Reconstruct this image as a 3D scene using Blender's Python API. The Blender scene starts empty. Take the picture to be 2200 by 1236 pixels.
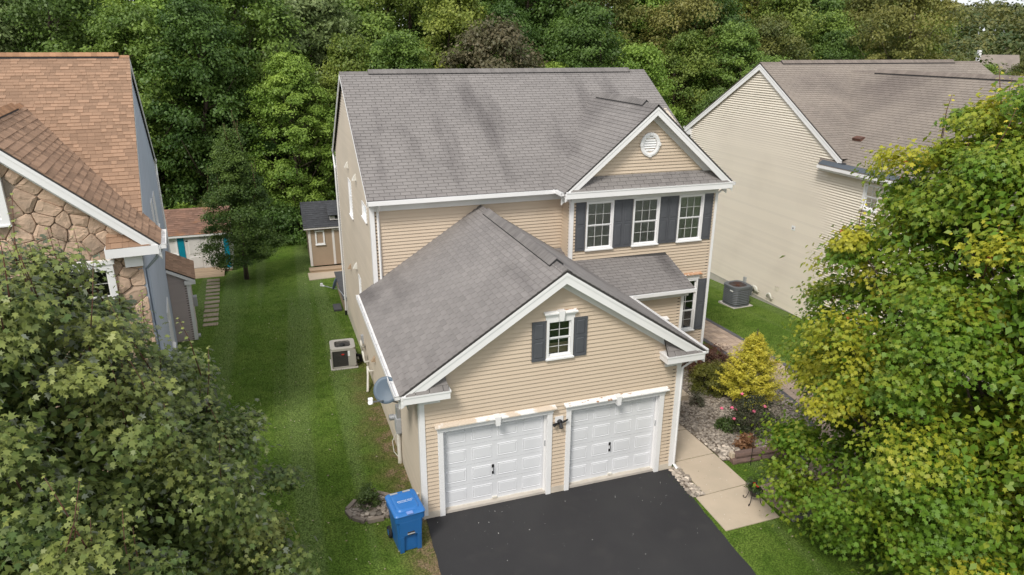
import bpy, math, random
import numpy as np
from mathutils import Vector, Matrix
random.seed(7); RNG = np.random.default_rng(11)
S = bpy.context.scene
COL = S.collection
R = math.radians

# ------------------------------------------------------------------ camera
CAM = Vector((-2.5484, -13.7006, 10.6616))
YAW, PITCH, ROLL = -0.3307, 0.3385, 0.0056
cy_, sy_, cp_, sp_ = math.cos(YAW), math.sin(YAW), math.cos(PITCH), math.sin(PITCH)
fh = Vector((-sy_, cy_, 0)); rt = Vector((cy_, sy_, 0)); zz = Vector((0, 0, 1))
fw = fh * cp_ - zz * sp_; up = fh * sp_ + zz * cp_
r2 = rt * math.cos(ROLL) + up * math.sin(ROLL); u2 = -rt * math.sin(ROLL) + up * math.cos(ROLL)
cd = bpy.data.cameras.new('camera'); cam = bpy.data.objects.new('camera', cd); COL.objects.link(cam)
cam.matrix_world = Matrix(((r2.x, u2.x, -fw.x, CAM.x), (r2.y, u2.y, -fw.y, CAM.y), (r2.z, u2.z, -fw.z, CAM.z), (0, 0, 0, 1)))
cd.sensor_width = 36; cd.lens = 36 * 1505.73 / 2200; cd.clip_end = 3000; cd.clip_start = 0.1
S.camera = cam

# ------------------------------------------------------------------ sky, sun, exposure
SUN_DIR = Vector((-0.46, -0.50, 0.78)).normalized()          # towards the sun
W = bpy.data.worlds.new('World'); S.world = W; W.use_nodes = True
nt = W.node_tree; nt.nodes.clear()
out = nt.nodes.new('ShaderNodeOutputWorld'); bg = nt.nodes.new('ShaderNodeBackground')
sky = nt.nodes.new('ShaderNodeTexSky'); sky.sky_type = 'NISHITA'; sky.sun_disc = False
sky.sun_elevation = math.asin(SUN_DIR.z); sky.sun_rotation = math.atan2(SUN_DIR.x, SUN_DIR.y)
sky.air_density = 1.0; sky.dust_density = 4.0; sky.ozone_density = 1.0
tc = nt.nodes.new('ShaderNodeTexCoord'); mp = nt.nodes.new('ShaderNodeMapping'); mp.inputs['Scale'].default_value = (1.2, 1.2, 5)
cl = nt.nodes.new('ShaderNodeTexNoise'); cl.inputs['Scale'].default_value = 2.2; cl.inputs['Detail'].default_value = 5
rm = nt.nodes.new('ShaderNodeMapRange'); rm.inputs['From Min'].default_value = 0.3; rm.inputs['From Max'].default_value = 0.7
rm.inputs['To Min'].default_value = 0.68; rm.inputs['To Max'].default_value = 0.95
mx = nt.nodes.new('ShaderNodeMix'); mx.data_type = 'RGBA'
mx.inputs['B'].default_value = (7.2, 7.4, 7.7, 1)                 # bright thin cloud layer
nt.links.new(tc.outputs['Generated'], mp.inputs['Vector']); nt.links.new(mp.outputs['Vector'], cl.inputs['Vector'])
nt.links.new(cl.outputs['Fac'], rm.inputs['Value']); nt.links.new(rm.outputs['Result'], mx.inputs['Factor'])
nt.links.new(sky.outputs['Color'], mx.inputs['A']); nt.links.new(mx.outputs['Result'], bg.inputs['Color'])
bg.inputs['Strength'].default_value = 0.120
nt.links.new(bg.outputs['Background'], out.inputs['Surface'])
sd = bpy.data.lights.new('sun', 'SUN'); sd.energy = 2.15; sd.angle = R(14); sd.color = (1, 0.96, 0.90)
so = bpy.data.objects.new('sun', sd); COL.objects.link(so); so.rotation_euler = SUN_DIR.to_track_quat('Z', 'Y').to_euler()
so.location = (-20, -20, 40)
vs = S.view_settings; vs.view_transform = 'Standard'; vs.look = 'None'; vs.exposure = 0.42; vs.gamma = 1
vs.use_curve_mapping = False

# ------------------------------------------------------------------ helpers
def tag(o, label=None, cat=None, group=None, kind=None):
    if label: o['label'] = label
    if cat: o['category'] = cat
    if group: o['group'] = group
    if kind: o['kind'] = kind
    return o

def link(name, data, parent=None, matrix=None):
    o = bpy.data.objects.new(name, data); COL.objects.link(o)
    if parent is not None: o.parent = parent
    if matrix is not None: o.matrix_local = matrix
    return o

def empty(name, loc=(0, 0, 0), rz=0, label=None, cat=None, group=None):
    o = bpy.data.objects.new(name, None); COL.objects.link(o); o.empty_display_size = 0.2
    o.location = loc; o.rotation_euler = (0, 0, rz)
    return tag(o, label, cat, group)

def copy_tree(o, parent=None):
    c = o.copy(); COL.objects.link(c); c.parent = parent
    for ch in o.children: copy_tree(ch, c)
    return c

class Fr:                                   # a wall frame: a along h, z up, d outward along n
    def __init__(s, O, h, n): s.O = Vector(O); s.h = Vector(h).normalized(); s.n = Vector(n).normalized()
    def p(s, a, z, d=0.0): return s.O + s.h * a + s.n * d + Vector((0, 0, z))

class MB:
    def __init__(s): s.v = []; s.f = []; s.t = []; s.m = []
    def add(s, vs, fs, tone=0.5):
        b = len(s.v); s.v += [tuple(x) for x in vs]
        for f in fs: s.f.append(tuple(i + b for i in f)); s.t.append(tone)
        return s
    def hexa(s, c, tone=0.5):               # c: 4 bottom corners then 4 top corners
        return s.add(c, [(3, 2, 1, 0), (4, 5, 6, 7), (0, 1, 5, 4), (1, 2, 6, 5), (2, 3, 7, 6), (3, 0, 4, 7)], tone)
    def box(s, x0, x1, y0, y1, z0, z1, tone=0.5):
        return s.hexa([(x0, y0, z0), (x1, y0, z0), (x1, y1, z0), (x0, y1, z0), (x0, y0, z1), (x1, y0, z1), (x1, y1, z1), (x0, y1, z1)], tone)
    def fbox(s, F, a0, a1, z0, z1, d0, d1, tone=0.5):
        return s.hexa([F.p(a0, z0, d1), F.p(a1, z0, d1), F.p(a1, z0, d0), F.p(a0, z0, d0), F.p(a0, z1, d1), F.p(a1, z1, d1), F.p(a1, z1, d0), F.p(a0, z1, d0)], tone)
    def beam(s, P, Q, A, B, tone=0.5):      # prism from P to Q with section vectors A, B
        P, Q, A, B = Vector(P), Vector(Q), Vector(A), Vector(B)
        return s.hexa([P, P + A, P + A + B, P + B, Q, Q + A, Q + A + B, Q + B], tone)
    def prism(s, poly, off, tone=0.5):      # planar polygon extruded by off
        n = len(poly); off = Vector(off); P = [Vector(p) for p in poly]
        return s.add(P + [p + off for p in P], [tuple(range(n))[::-1], tuple(range(n, 2 * n))] + [(i, (i + 1) % n, n + (i + 1) % n, n + i) for i in range(n)], tone)
    def tube(s, path, r, seg=8, tone=0.5, cap=True):
        P = [Vector(p) for p in path]; n = len(P); rr = r if isinstance(r, (list, tuple)) else [r] * n
        rings = []; ref = None
        for i in range(n):
            d = (P[min(i + 1, n - 1)] - P[max(i - 1, 0)]).normalized()
            if ref is None:
                ref = Vector((0, 0, 1)) if abs(d.z) < 0.9 else Vector((1, 0, 0))
            x = d.cross(ref)
            if x.length < 1e-4: x = d.cross(Vector((0, 1, 0)))
            x.normalize(); y = x.cross(d).normalized(); ref = y
            rings.append([P[i] + x * math.cos(2 * math.pi * k / seg) * rr[i] + y * math.sin(2 * math.pi * k / seg) * rr[i] for k in range(seg)])
        vs = [p for ring in rings for p in ring]; fs = []
        for i in range(n - 1):
            for k in range(seg):
                fs.append((i * seg + k, i * seg + (k + 1) % seg, (i + 1) * seg + (k + 1) % seg, (i + 1) * seg + k))
        if cap: fs += [tuple(range(seg))[::-1], tuple((n - 1) * seg + k for k in range(seg))]
        return s.add(vs, fs, tone)
    def lathe(s, prof, c=(0, 0, 0), seg=20, tone=0.5, axis='Z'):
        vs = []; fs = []; n = len(prof); c = Vector(c)
        for (r, z) in prof:
            for k in range(seg):
                a = 2 * math.pi * k / seg; q = (r * math.cos(a), r * math.sin(a), z)
                if axis == 'Y': q = (q[0], -q[2], q[1])
                if axis == 'X': q = (q[2], q[0], q[1])
                vs.append(c + Vector(q))
        for i in range(n - 1):
            for k in range(seg): fs.append((i * seg + k, i * seg + (k + 1) % seg, (i + 1) * seg + (k + 1) % seg, (i + 1) * seg + k))
        fs += [tuple(range(seg))[::-1], tuple((n - 1) * seg + k for k in range(seg))]
        return s.add(vs, fs, tone)
    def loft(s, loops, tone=0.5, cap=True):  # list of equal-length closed loops
        n = len(loops[0]); vs = [p for l in loops for p in l]; fs = []
        for i in range(len(loops) - 1):
            for k in range(n): fs.append((i * n + k, i * n + (k + 1) % n, (i + 1) * n + (k + 1) % n, (i + 1) * n + k))
        if cap: fs += [tuple(range(n))[::-1], tuple((len(loops) - 1) * n + k for k in range(n))]
        return s.add(vs, fs, tone)
    def mesh(s, name, mat, smooth=False):
        me = bpy.data.meshes.new(name); me.from_pydata(s.v, [], s.f); me.materials.append(mat)
        at = me.attributes.new('tone', 'FLOAT', 'FACE'); at.data.foreach_set('value', np.array(s.t, dtype=np.float32))
        if smooth: me.polygons.foreach_set('use_smooth', [True] * len(me.polygons))
        me.update(); return me
    def build(s, name, mat, parent=None, smooth=False, bevel=0):
        o = link(name, s.mesh(name, mat, smooth), parent)
        if bevel:
            b = o.modifiers.new('bevel', 'BEVEL'); b.width = bevel; b.segments = 2; b.limit_method = 'ANGLE'
        return o

def rrect(x0, x1, y0, y1, r, z, n=4):
    pts = []
    for cx, cy, a0 in ((x1 - r, y1 - r, 0), (x0 + r, y1 - r, 90), (x0 + r, y0 + r, 180), (x1 - r, y0 + r, 270)):
        for k in range(n + 1):
            a = R(a0 + 90 * k / n); pts.append((cx + r * math.cos(a), cy + r * math.sin(a), z))
    return pts

# ------------------------------------------------------------------ materials
def mat(name, col, col2=None, rough=0.6, scale=3.0, lo=0.35, hi=0.65, detail=5, stretch=(1, 1, 1), bump=0.0, bscale=60.0,
        tone=0.0, orand=0.0, spec=0.4, metal=0.0, stain=None, stain_scale=1.0, stain_lo=0.5, stain_hi=0.7, stain_stretch=(1, 1, 1), coords='P', coat=0.0):
    m = bpy.data.materials.new(name); m.use_nodes = True; n = m.node_tree; n.nodes.clear(); L = n.links
    o = n.nodes.new('ShaderNodeOutputMaterial'); b = n.nodes.new('ShaderNodeBsdfPrincipled'); L.new(b.outputs[0], o.inputs[0])
    b.inputs['Roughness'].default_value = rough; b.inputs['Metallic'].default_value = metal
    b.inputs['Specular IOR Level'].default_value = spec; b.inputs['Coat Weight'].default_value = coat
    if coords == 'P': g = n.nodes.new('ShaderNodeNewGeometry'); pos = g.outputs['Position']
    else: g = n.nodes.new('ShaderNodeTexCoord'); pos = g.outputs['Object']
    def noise(sc, st, det=detail):
        mpn = n.nodes.new('ShaderNodeMapping'); mpn.inputs['Scale'].default_value = st; L.new(pos, mpn.inputs['Vector'])
        x = n.nodes.new('ShaderNodeTexNoise'); x.inputs['Scale'].default_value = sc; x.inputs['Detail'].default_value = det
        L.new(mpn.outputs[0], x.inputs['Vector']); return x.outputs['Fac']
    def rng(v, a, c):
        x = n.nodes.new('ShaderNodeMapRange'); x.inputs['From Min'].default_value = a; x.inputs['From Max'].default_value = c
        L.new(v, x.inputs['Value']); return x.outputs['Result']
    def mixc(f, A, Bc):
        x = n.nodes.new('ShaderNodeMix'); x.data_type = 'RGBA'
        if isinstance(f, float): x.inputs['Factor'].default_value = f
        else: L.new(f, x.inputs['Factor'])
        for k, q in (('A', A), ('B', Bc)):
            if isinstance(q, tuple): x.inputs[k].default_value = q + (1,) if len(q) == 3 else q
            else: L.new(q, x.inputs[k])
        return x.outputs['Result']
    c = col
    if col2 is not None: c = mixc(rng(noise(scale, stretch), lo, hi), col, col2)
    if stain is not None: c = mixc(rng(noise(stain_scale, stain_stretch), stain_lo, stain_hi), c, stain)
    if isinstance(c, tuple):
        rgb = n.nodes.new('ShaderNodeRGB'); rgb.outputs[0].default_value = c + (1,); c = rgb.outputs[0]
    def mulval(c, src, amt):
        mm = n.nodes.new('ShaderNodeMath'); mm.operation = 'MULTIPLY_ADD'; mm.inputs[1].default_value = 2 * amt; mm.inputs[2].default_value = 1 - amt
        L.new(src, mm.inputs[0]); vm = n.nodes.new('ShaderNodeVectorMath'); vm.operation = 'SCALE'
        L.new(c, vm.inputs[0]); L.new(mm.outputs[0], vm.inputs['Scale']); return vm.outputs[0]
    if tone:
        at = n.nodes.new('ShaderNodeAttribute'); at.attribute_name = 'tone'; c = mulval(c, at.outputs['Fac'], tone)
    if orand:
        oi = n.nodes.new('ShaderNodeObjectInfo'); c = mulval(c, oi.outputs['Random'], orand)
    L.new(c, b.inputs['Base Color'])
    if bump:
        bn = n.nodes.new('ShaderNodeBump'); bn.inputs['Strength'].default_value = bump; bn.inputs['Distance'].default_value = 0.02
        L.new(noise(bscale, (1, 1, 1), 3), bn.inputs['Height']); L.new(bn.outputs[0], b.inputs['Normal'])
    return m

def leafmat(name, a, b, trans=0.3, under=None, rough=0.5, hue=0.03, vary=0.25):
    m = bpy.data.materials.new(name); m.use_nodes = True; n = m.node_tree; n.nodes.clear(); L = n.links
    o = n.nodes.new('ShaderNodeOutputMaterial'); p = n.nodes.new('ShaderNodeBsdfPrincipled'); tr = n.nodes.new('ShaderNodeBsdfTranslucent')
    p.inputs['Roughness'].default_value = rough; p.inputs['Specular IOR Level'].default_value = 0.35
    at = n.nodes.new('ShaderNodeAttribute'); at.attribute_name = 'tone'
    mx = n.nodes.new('ShaderNodeMix'); mx.data_type = 'RGBA'; mx.inputs['A'].default_value = a + (1,); mx.inputs['B'].default_value = b + (1,)
    L.new(at.outputs['Fac'], mx.inputs['Factor']); c = mx.outputs['Result']
    if under is not None:
        g = n.nodes.new('ShaderNodeNewGeometry'); m2 = n.nodes.new('ShaderNodeMix'); m2.data_type = 'RGBA'
        L.new(g.outputs['Backfacing'], m2.inputs['Factor']); L.new(c, m2.inputs['A']); m2.inputs['B'].default_value = under + (1,); c = m2.outputs['Result']
    hs = n.nodes.new('ShaderNodeHueSaturation'); oi = n.nodes.new('ShaderNodeObjectInfo')
    mr = n.nodes.new('ShaderNodeMapRange'); mr.inputs['To Min'].default_value = 0.5 - hue; mr.inputs['To Max'].default_value = 0.5 + hue
    mv = n.nodes.new('ShaderNodeMapRange'); mv.inputs['To Min'].default_value = 1 + vary; mv.inputs['To Max'].default_value = 1 - vary
    L.new(oi.outputs['Random'], mr.inputs['Value']); L.new(oi.outputs['Random'], mv.inputs['Value'])
    L.new(mr.outputs[0], hs.inputs['Hue']); L.new(mv.outputs[0], hs.inputs['Value']); L.new(c, hs.inputs['Color']); c = hs.outputs[0]
    L.new(c, p.inputs['Base Color']); L.new(c, tr.inputs['Color'])
    ms = n.nodes.new('ShaderNodeMixShader'); ms.inputs[0].default_value = trans
    L.new(p.outputs[0], ms.inputs[1]); L.new(tr.outputs[0], ms.inputs[2]); L.new(ms.outputs[0], o.inputs[0])
    return m

M = {}
M['siding'] = mat('tan_vinyl', (0.575, 0.467, 0.352), (0.55, 0.446, 0.336), rough=0.55, scale=0.5, orand=0.025, stain=(0.52, 0.41, 0.30), stain_scale=1.1, stain_stretch=(0.4, 0.4, 1.5), stain_lo=.55, stain_hi=.85)
M['siding_skylit'] = mat('tan_vinyl_skylit', (0.535, 0.46, 0.365), (0.50, 0.435, 0.35), rough=0.6, scale=0.5, tone=0.03, stain=(0.46, 0.40, 0.32), stain_scale=0.8, stain_stretch=(0.5, 0.5, 1.2), stain_lo=.45, stain_hi=.8)  # same tan siding; greyer sky-lit tint painted in for the side walls
M['siding_cream'] = mat('cream_vinyl', (0.735, 0.675, 0.57), (0.71, 0.65, 0.55), rough=0.6, scale=0.3, tone=0.03, stain=(0.67, 0.61, 0.51), stain_scale=.5, stain_lo=.5, stain_hi=.8)
M['siding_blue'] = mat('blue_grey_vinyl', (0.36, 0.40, 0.47), (0.33, 0.37, 0.43), rough=0.6, scale=0.6, tone=0.03)
M['siding_mauve'] = mat('mauve_grey_vinyl', (0.44, 0.37, 0.35), (0.41, 0.35, 0.33), rough=0.6, scale=0.6, orand=0.03)
M['core'] = mat('unlit_wall_core', (0.10, 0.085, 0.07), rough=0.9)  # wall core coloured dark to pass for unlit interior behind the glass
M['white'] = mat('white_trim', (0.80, 0.79, 0.78), (0.74, 0.735, 0.73), rough=0.45, scale=2.0, lo=.4, hi=.9)
M['muntin'] = mat('window_bars', (0.58, 0.57, 0.55), rough=0.5)
M['soffit'] = mat('soffit_white', (0.74, 0.735, 0.72), (0.68, 0.67, 0.65), rough=0.6, scale=1.5)
M['door'] = mat('white_door_paint', (0.71, 0.715, 0.73), (0.67, 0.675, 0.69), rough=0.4, scale=1.2)
M['chipped'] = mat('peeling_white_paint', (0.80, 0.79, 0.77), (0.80, 0.79, 0.77), rough=0.7, stain=(0.36, 0.17, 0.075), stain_scale=6, stain_stretch=(1, 3, 1), stain_lo=.60, stain_hi=.64, bump=.4, bscale=30)
M['chipped_tan'] = mat('weathered_cap', (0.78, 0.77, 0.75), (0.62, 0.525, 0.42), rough=0.7, scale=2.6, lo=.44, hi=.5, bump=.3, bscale=30)
M['rust'] = mat('rusty_cap', (0.38, 0.17, 0.07), (0.55, 0.36, 0.24), rough=0.8, scale=9, stain=(0.75, 0.72, 0.69), stain_scale=7, stain_lo=.58, stain_hi=.62)
M['foundation'] = mat('parged_foundation', (0.62, 0.55, 0.45), (0.52, 0.46, 0.38), rough=0.9, scale=2.5, bump=.2)
M['foundation_grey'] = mat('grey_foundation', (0.50, 0.46, 0.42), (0.42, 0.39, 0.36), rough=0.9, scale=2, bump=.2)
M['shutter'] = mat('slate_shutter', (0.080, 0.084, 0.094), (0.090, 0.094, 0.104), rough=0.55, scale=4)
M['shingle'] = mat('grey_shingle', (0.236, 0.218, 0.207), (0.212, 0.196, 0.187), rough=0.92, scale=0.55, tone=0.06, orand=0.035, bump=.5, bscale=140, stain=(0.120, 0.109, 0.106), stain_scale=0.8, stain_stretch=(1.6, .35, .35), stain_lo=.52, stain_hi=.80, spec=.2)
M['shingle_brown'] = mat('grey_brown_shingle', (0.255, 0.218, 0.185), (0.225, 0.193, 0.166), rough=0.92, scale=0.5, tone=0.06, orand=0.03, bump=.5, bscale=140, stain=(0.155, 0.13, 0.115), stain_scale=0.5, stain_stretch=(.5, .5, .5), stain_lo=.52, stain_hi=.8, spec=.2)
M['shingle_tan'] = mat('tan_shingle', (0.315, 0.198, 0.130), (0.295, 0.186, 0.122), rough=0.92, scale=2.0, tone=0.23, orand=0.06, bump=.5, bscale=140, spec=.2)
M['shingle_dark'] = mat('charcoal_shingle', (0.062, 0.064, 0.068), (0.05, 0.051, 0.055), rough=0.92, scale=2.0, tone=0.12, orand=0.05, bump=.5, bscale=140, spec=.2)
M['shingle_red'] = mat('red_brown_shingle', (0.235, 0.135, 0.095), (0.19, 0.115, 0.085), rough=0.92, scale=2.0, tone=0.2, orand=0.1, bump=.5, bscale=140, spec=.2, stain=(0.33, 0.15, 0.06), stain_scale=1.2, stain_lo=.55, stain_hi=.75)
M['deck'] = mat('roof_felt', (0.045, 0.042, 0.04), rough=0.95)
M['vent'] = mat('ridge_vent', (0.03, 0.03, 0.032), rough=0.8)
M['cap'] = mat('ridge_cap', (0.20, 0.185, 0.175), (0.165, 0.152, 0.145), rough=0.92, scale=3, tone=.1, bump=.5, bscale=140, spec=.2)
M['cap_tan'] = mat('ridge_cap_tan', (0.36, 0.20, 0.115), (0.32, 0.18, 0.10), rough=0.92, scale=3, tone=.2, bump=.5, bscale=140, spec=.2)
M['asphalt'] = mat('fresh_asphalt', (0.033, 0.032, 0.034), (0.040, 0.039, 0.040), rough=0.85, scale=0.6, bump=.6, bscale=180, spec=.3, stain=(0.046, 0.044, 0.044), stain_scale=1.6, stain_lo=.55, stain_hi=.8)
M['concrete'] = mat('warm_concrete', (0.52, 0.425, 0.32), (0.465, 0.385, 0.29), rough=0.9, scale=1.4, bump=.25, bscale=90, stain=(0.45, 0.37, 0.28), stain_scale=5, stain_lo=.58, stain_hi=.8, orand=.03)
M['apron'] = mat('garage_apron', (0.52, 0.47, 0.41), (0.45, 0.41, 0.36), rough=0.9, scale=3, bump=.2)
M['paver'] = mat('buff_paver', (0.40, 0.30, 0.225), (0.35, 0.27, 0.215), rough=0.9, scale=3, tone=.2, orand=.14, bump=.3, bscale=70)
M['paver_dark'] = mat('charcoal_paver', (0.135, 0.13, 0.135), (0.11, 0.105, 0.11), rough=0.9, scale=3, orand=.15, bump=.3, bscale=70)
M['joint'] = mat('sand_joint', (0.16, 0.13, 0.10), rough=1)
M['gravel'] = mat('pale_gravel', (0.44, 0.38, 0.315), (0.33, 0.28, 0.23), rough=0.9, scale=4, tone=.42, orand=.4, bump=.2, bscale=60)
M['soil'] = mat('bed_soil', (0.17, 0.135, 0.10), (0.11, 0.085, 0.065), rough=1, scale=5, bump=.5, bscale=30)
M['block'] = mat('red_brown_block', (0.20, 0.125, 0.10), (0.145, 0.10, 0.085), rough=0.9, scale=5, orand=.12, bump=.5, bscale=25)
M['block_grey'] = mat('grey_brown_block', (0.25, 0.205, 0.165), (0.18, 0.15, 0.125), rough=0.9, scale=5, orand=.15, bump=.5, bscale=25)
M['bin'] = mat('blue_plastic', (0.018, 0.120, 0.34), (0.016, 0.11, 0.31), rough=0.42, scale=3, spec=.45)
M['bin_lid'] = mat('blue_lid_plastic', (0.032, 0.165, 0.46), (0.03, 0.155, 0.43), rough=0.4, scale=3, spec=.45)
M['bin_light'] = mat('pale_blue_plastic', (0.20, 0.30, 0.62), rough=0.5)
M['black'] = mat('black_iron', (0.012, 0.012, 0.013), rough=0.5)
M['darkgrey'] = mat('dark_grey_plastic', (0.03, 0.03, 0.033), rough=0.6)
M['rubber'] = mat('tyre_rubber', (0.016, 0.016, 0.016), rough=0.8)
M['steel'] = mat('galvanised_steel', (0.45, 0.46, 0.47), (0.38, 0.39, 0.40), rough=0.45, metal=.6, scale=8)
M['grey_box'] = mat('grey_enclosure', (0.40, 0.41, 0.42), (0.36, 0.37, 0.38), rough=0.6, scale=3)
M['pvc'] = mat('pvc_pipe', (0.72, 0.70, 0.64), (0.62, 0.58, 0.50), rough=0.5, scale=5)
M['dish'] = mat('grey_dish', (0.115, 0.155, 0.20), (0.105, 0.14, 0.18), rough=0.5, scale=4)
M['ac_beige'] = mat('ac_beige', (0.40, 0.375, 0.335), (0.37, 0.345, 0.31), rough=0.5, scale=3)
M['ac_dark'] = mat('ac_grille', (0.085, 0.08, 0.076), (0.10, 0.088, 0.082), rough=0.5, scale=4)
M['ac_grey'] = mat('ac_slate', (0.13, 0.142, 0.152), (0.115, 0.125, 0.135), rough=0.45, scale=3)
M['ac_rust'] = mat('rusty_fan_grille', (0.12, 0.05, 0.03), (0.07, 0.035, 0.025), rough=0.7, scale=9)
M['red'] = mat('red_badge', (0.55, 0.04, 0.03), rough=0.4)
M['paper'] = mat('white_print', (0.82, 0.82, 0.82), rough=0.5)
M['teal'] = mat('teal_paint', (0.0, 0.235, 0.33), (0.0, 0.21, 0.30), rough=0.5, scale=3)
M['shed_white'] = mat('shed_white', (0.72, 0.68, 0.65), (0.66, 0.62, 0.59), rough=0.6, scale=2)
M['shed_tan'] = mat('shed_tan', (0.37, 0.275, 0.195), (0.34, 0.255, 0.18), rough=0.6, scale=2)
M['wood'] = mat('weathered_planks', (0.42, 0.31, 0.21), (0.34, 0.25, 0.17), rough=0.9, scale=2, stretch=(1, 8, 8), bump=.3, orand=.1)
M['deckgrey'] = mat('grey_decking', (0.085, 0.083, 0.085), (0.07, 0.068, 0.07), rough=0.8, scale=3, orand=.1)
M['stone'] = mat('tan_field_stone', (0.50, 0.355, 0.255), (0.45, 0.325, 0.235), rough=0.9, scale=2.3, orand=.18, tone=.12, bump=.9, bscale=14, stain=(0.36, 0.27, 0.20), stain_scale=4, stain_lo=.52, stain_hi=.75)
M['mortar'] = mat('stone_mortar', (0.33, 0.27, 0.215), (0.28, 0.23, 0.18), rough=1, scale=8, bump=.5, bscale=40)
M['step'] = mat('stepping_stone', (0.36, 0.29, 0.205), (0.28, 0.225, 0.165), rough=0.95, scale=4, orand=.15, bump=.3, bscale=30)
M['bark'] = mat('bark', (0.105, 0.075, 0.055), (0.06, 0.045, 0.035), rough=0.95, scale=4, stretch=(4, 4, .6), bump=.8, bscale=18)
M['twig'] = mat('red_twig', (0.13, 0.05, 0.035), (0.09, 0.045, 0.03), rough=0.8, scale=4)
M['pot'] = mat('grey_pot', (0.035, 0.033, 0.037), rough=0.5)
M['petal_red'] = mat('red_petal', (0.42, 0.008, 0.012), rough=0.6)
M['petal_pink'] = mat('pink_petal', (0.70, 0.10, 0.20), (0.75, 0.22, 0.32), rough=0.6, scale=30)
M['blind'] = mat('window_blind', (0.55, 0.51, 0.45), (0.48, 0.44, 0.39), rough=0.7, scale=2)
M['roomdark'] = mat('room_dark', (0.035, 0.034, 0.034), rough=0.9)
M['flake'] = mat('paint_flake', (0.75, 0.74, 0.70), rough=0.8)
M['rock'] = mat('river_rock', (0.40, 0.35, 0.29), (0.30, 0.25, 0.21), rough=0.85, scale=6, orand=.4, tone=.4, bump=.2)

def glassmat():
    m = bpy.data.materials.new('window_glass'); m.use_nodes = True; n = m.node_tree; n.nodes.clear(); L = n.links
    o = n.nodes.new('ShaderNodeOutputMaterial'); t = n.nodes.new('ShaderNodeBsdfTransparent'); t.inputs[0].default_value = (.88, .9, .9, 1)
    g = n.nodes.new('ShaderNodeBsdfGlossy'); g.inputs['Roughness'].default_value = 0.03; g.inputs['Color'].default_value = (.9, .95, 1, 1)
    f = n.nodes.new('ShaderNodeFresnel'); f.inputs['IOR'].default_value = 1.5; mxs = n.nodes.new('ShaderNodeMixShader')
    L.new(f.outputs[0], mxs.inputs[0]); L.new(t.outputs[0], mxs.inputs[1]); L.new(g.outputs[0], mxs.inputs[2]); L.new(mxs.outputs[0], o.inputs[0])
    return m
M['glass'] = glassmat()

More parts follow.
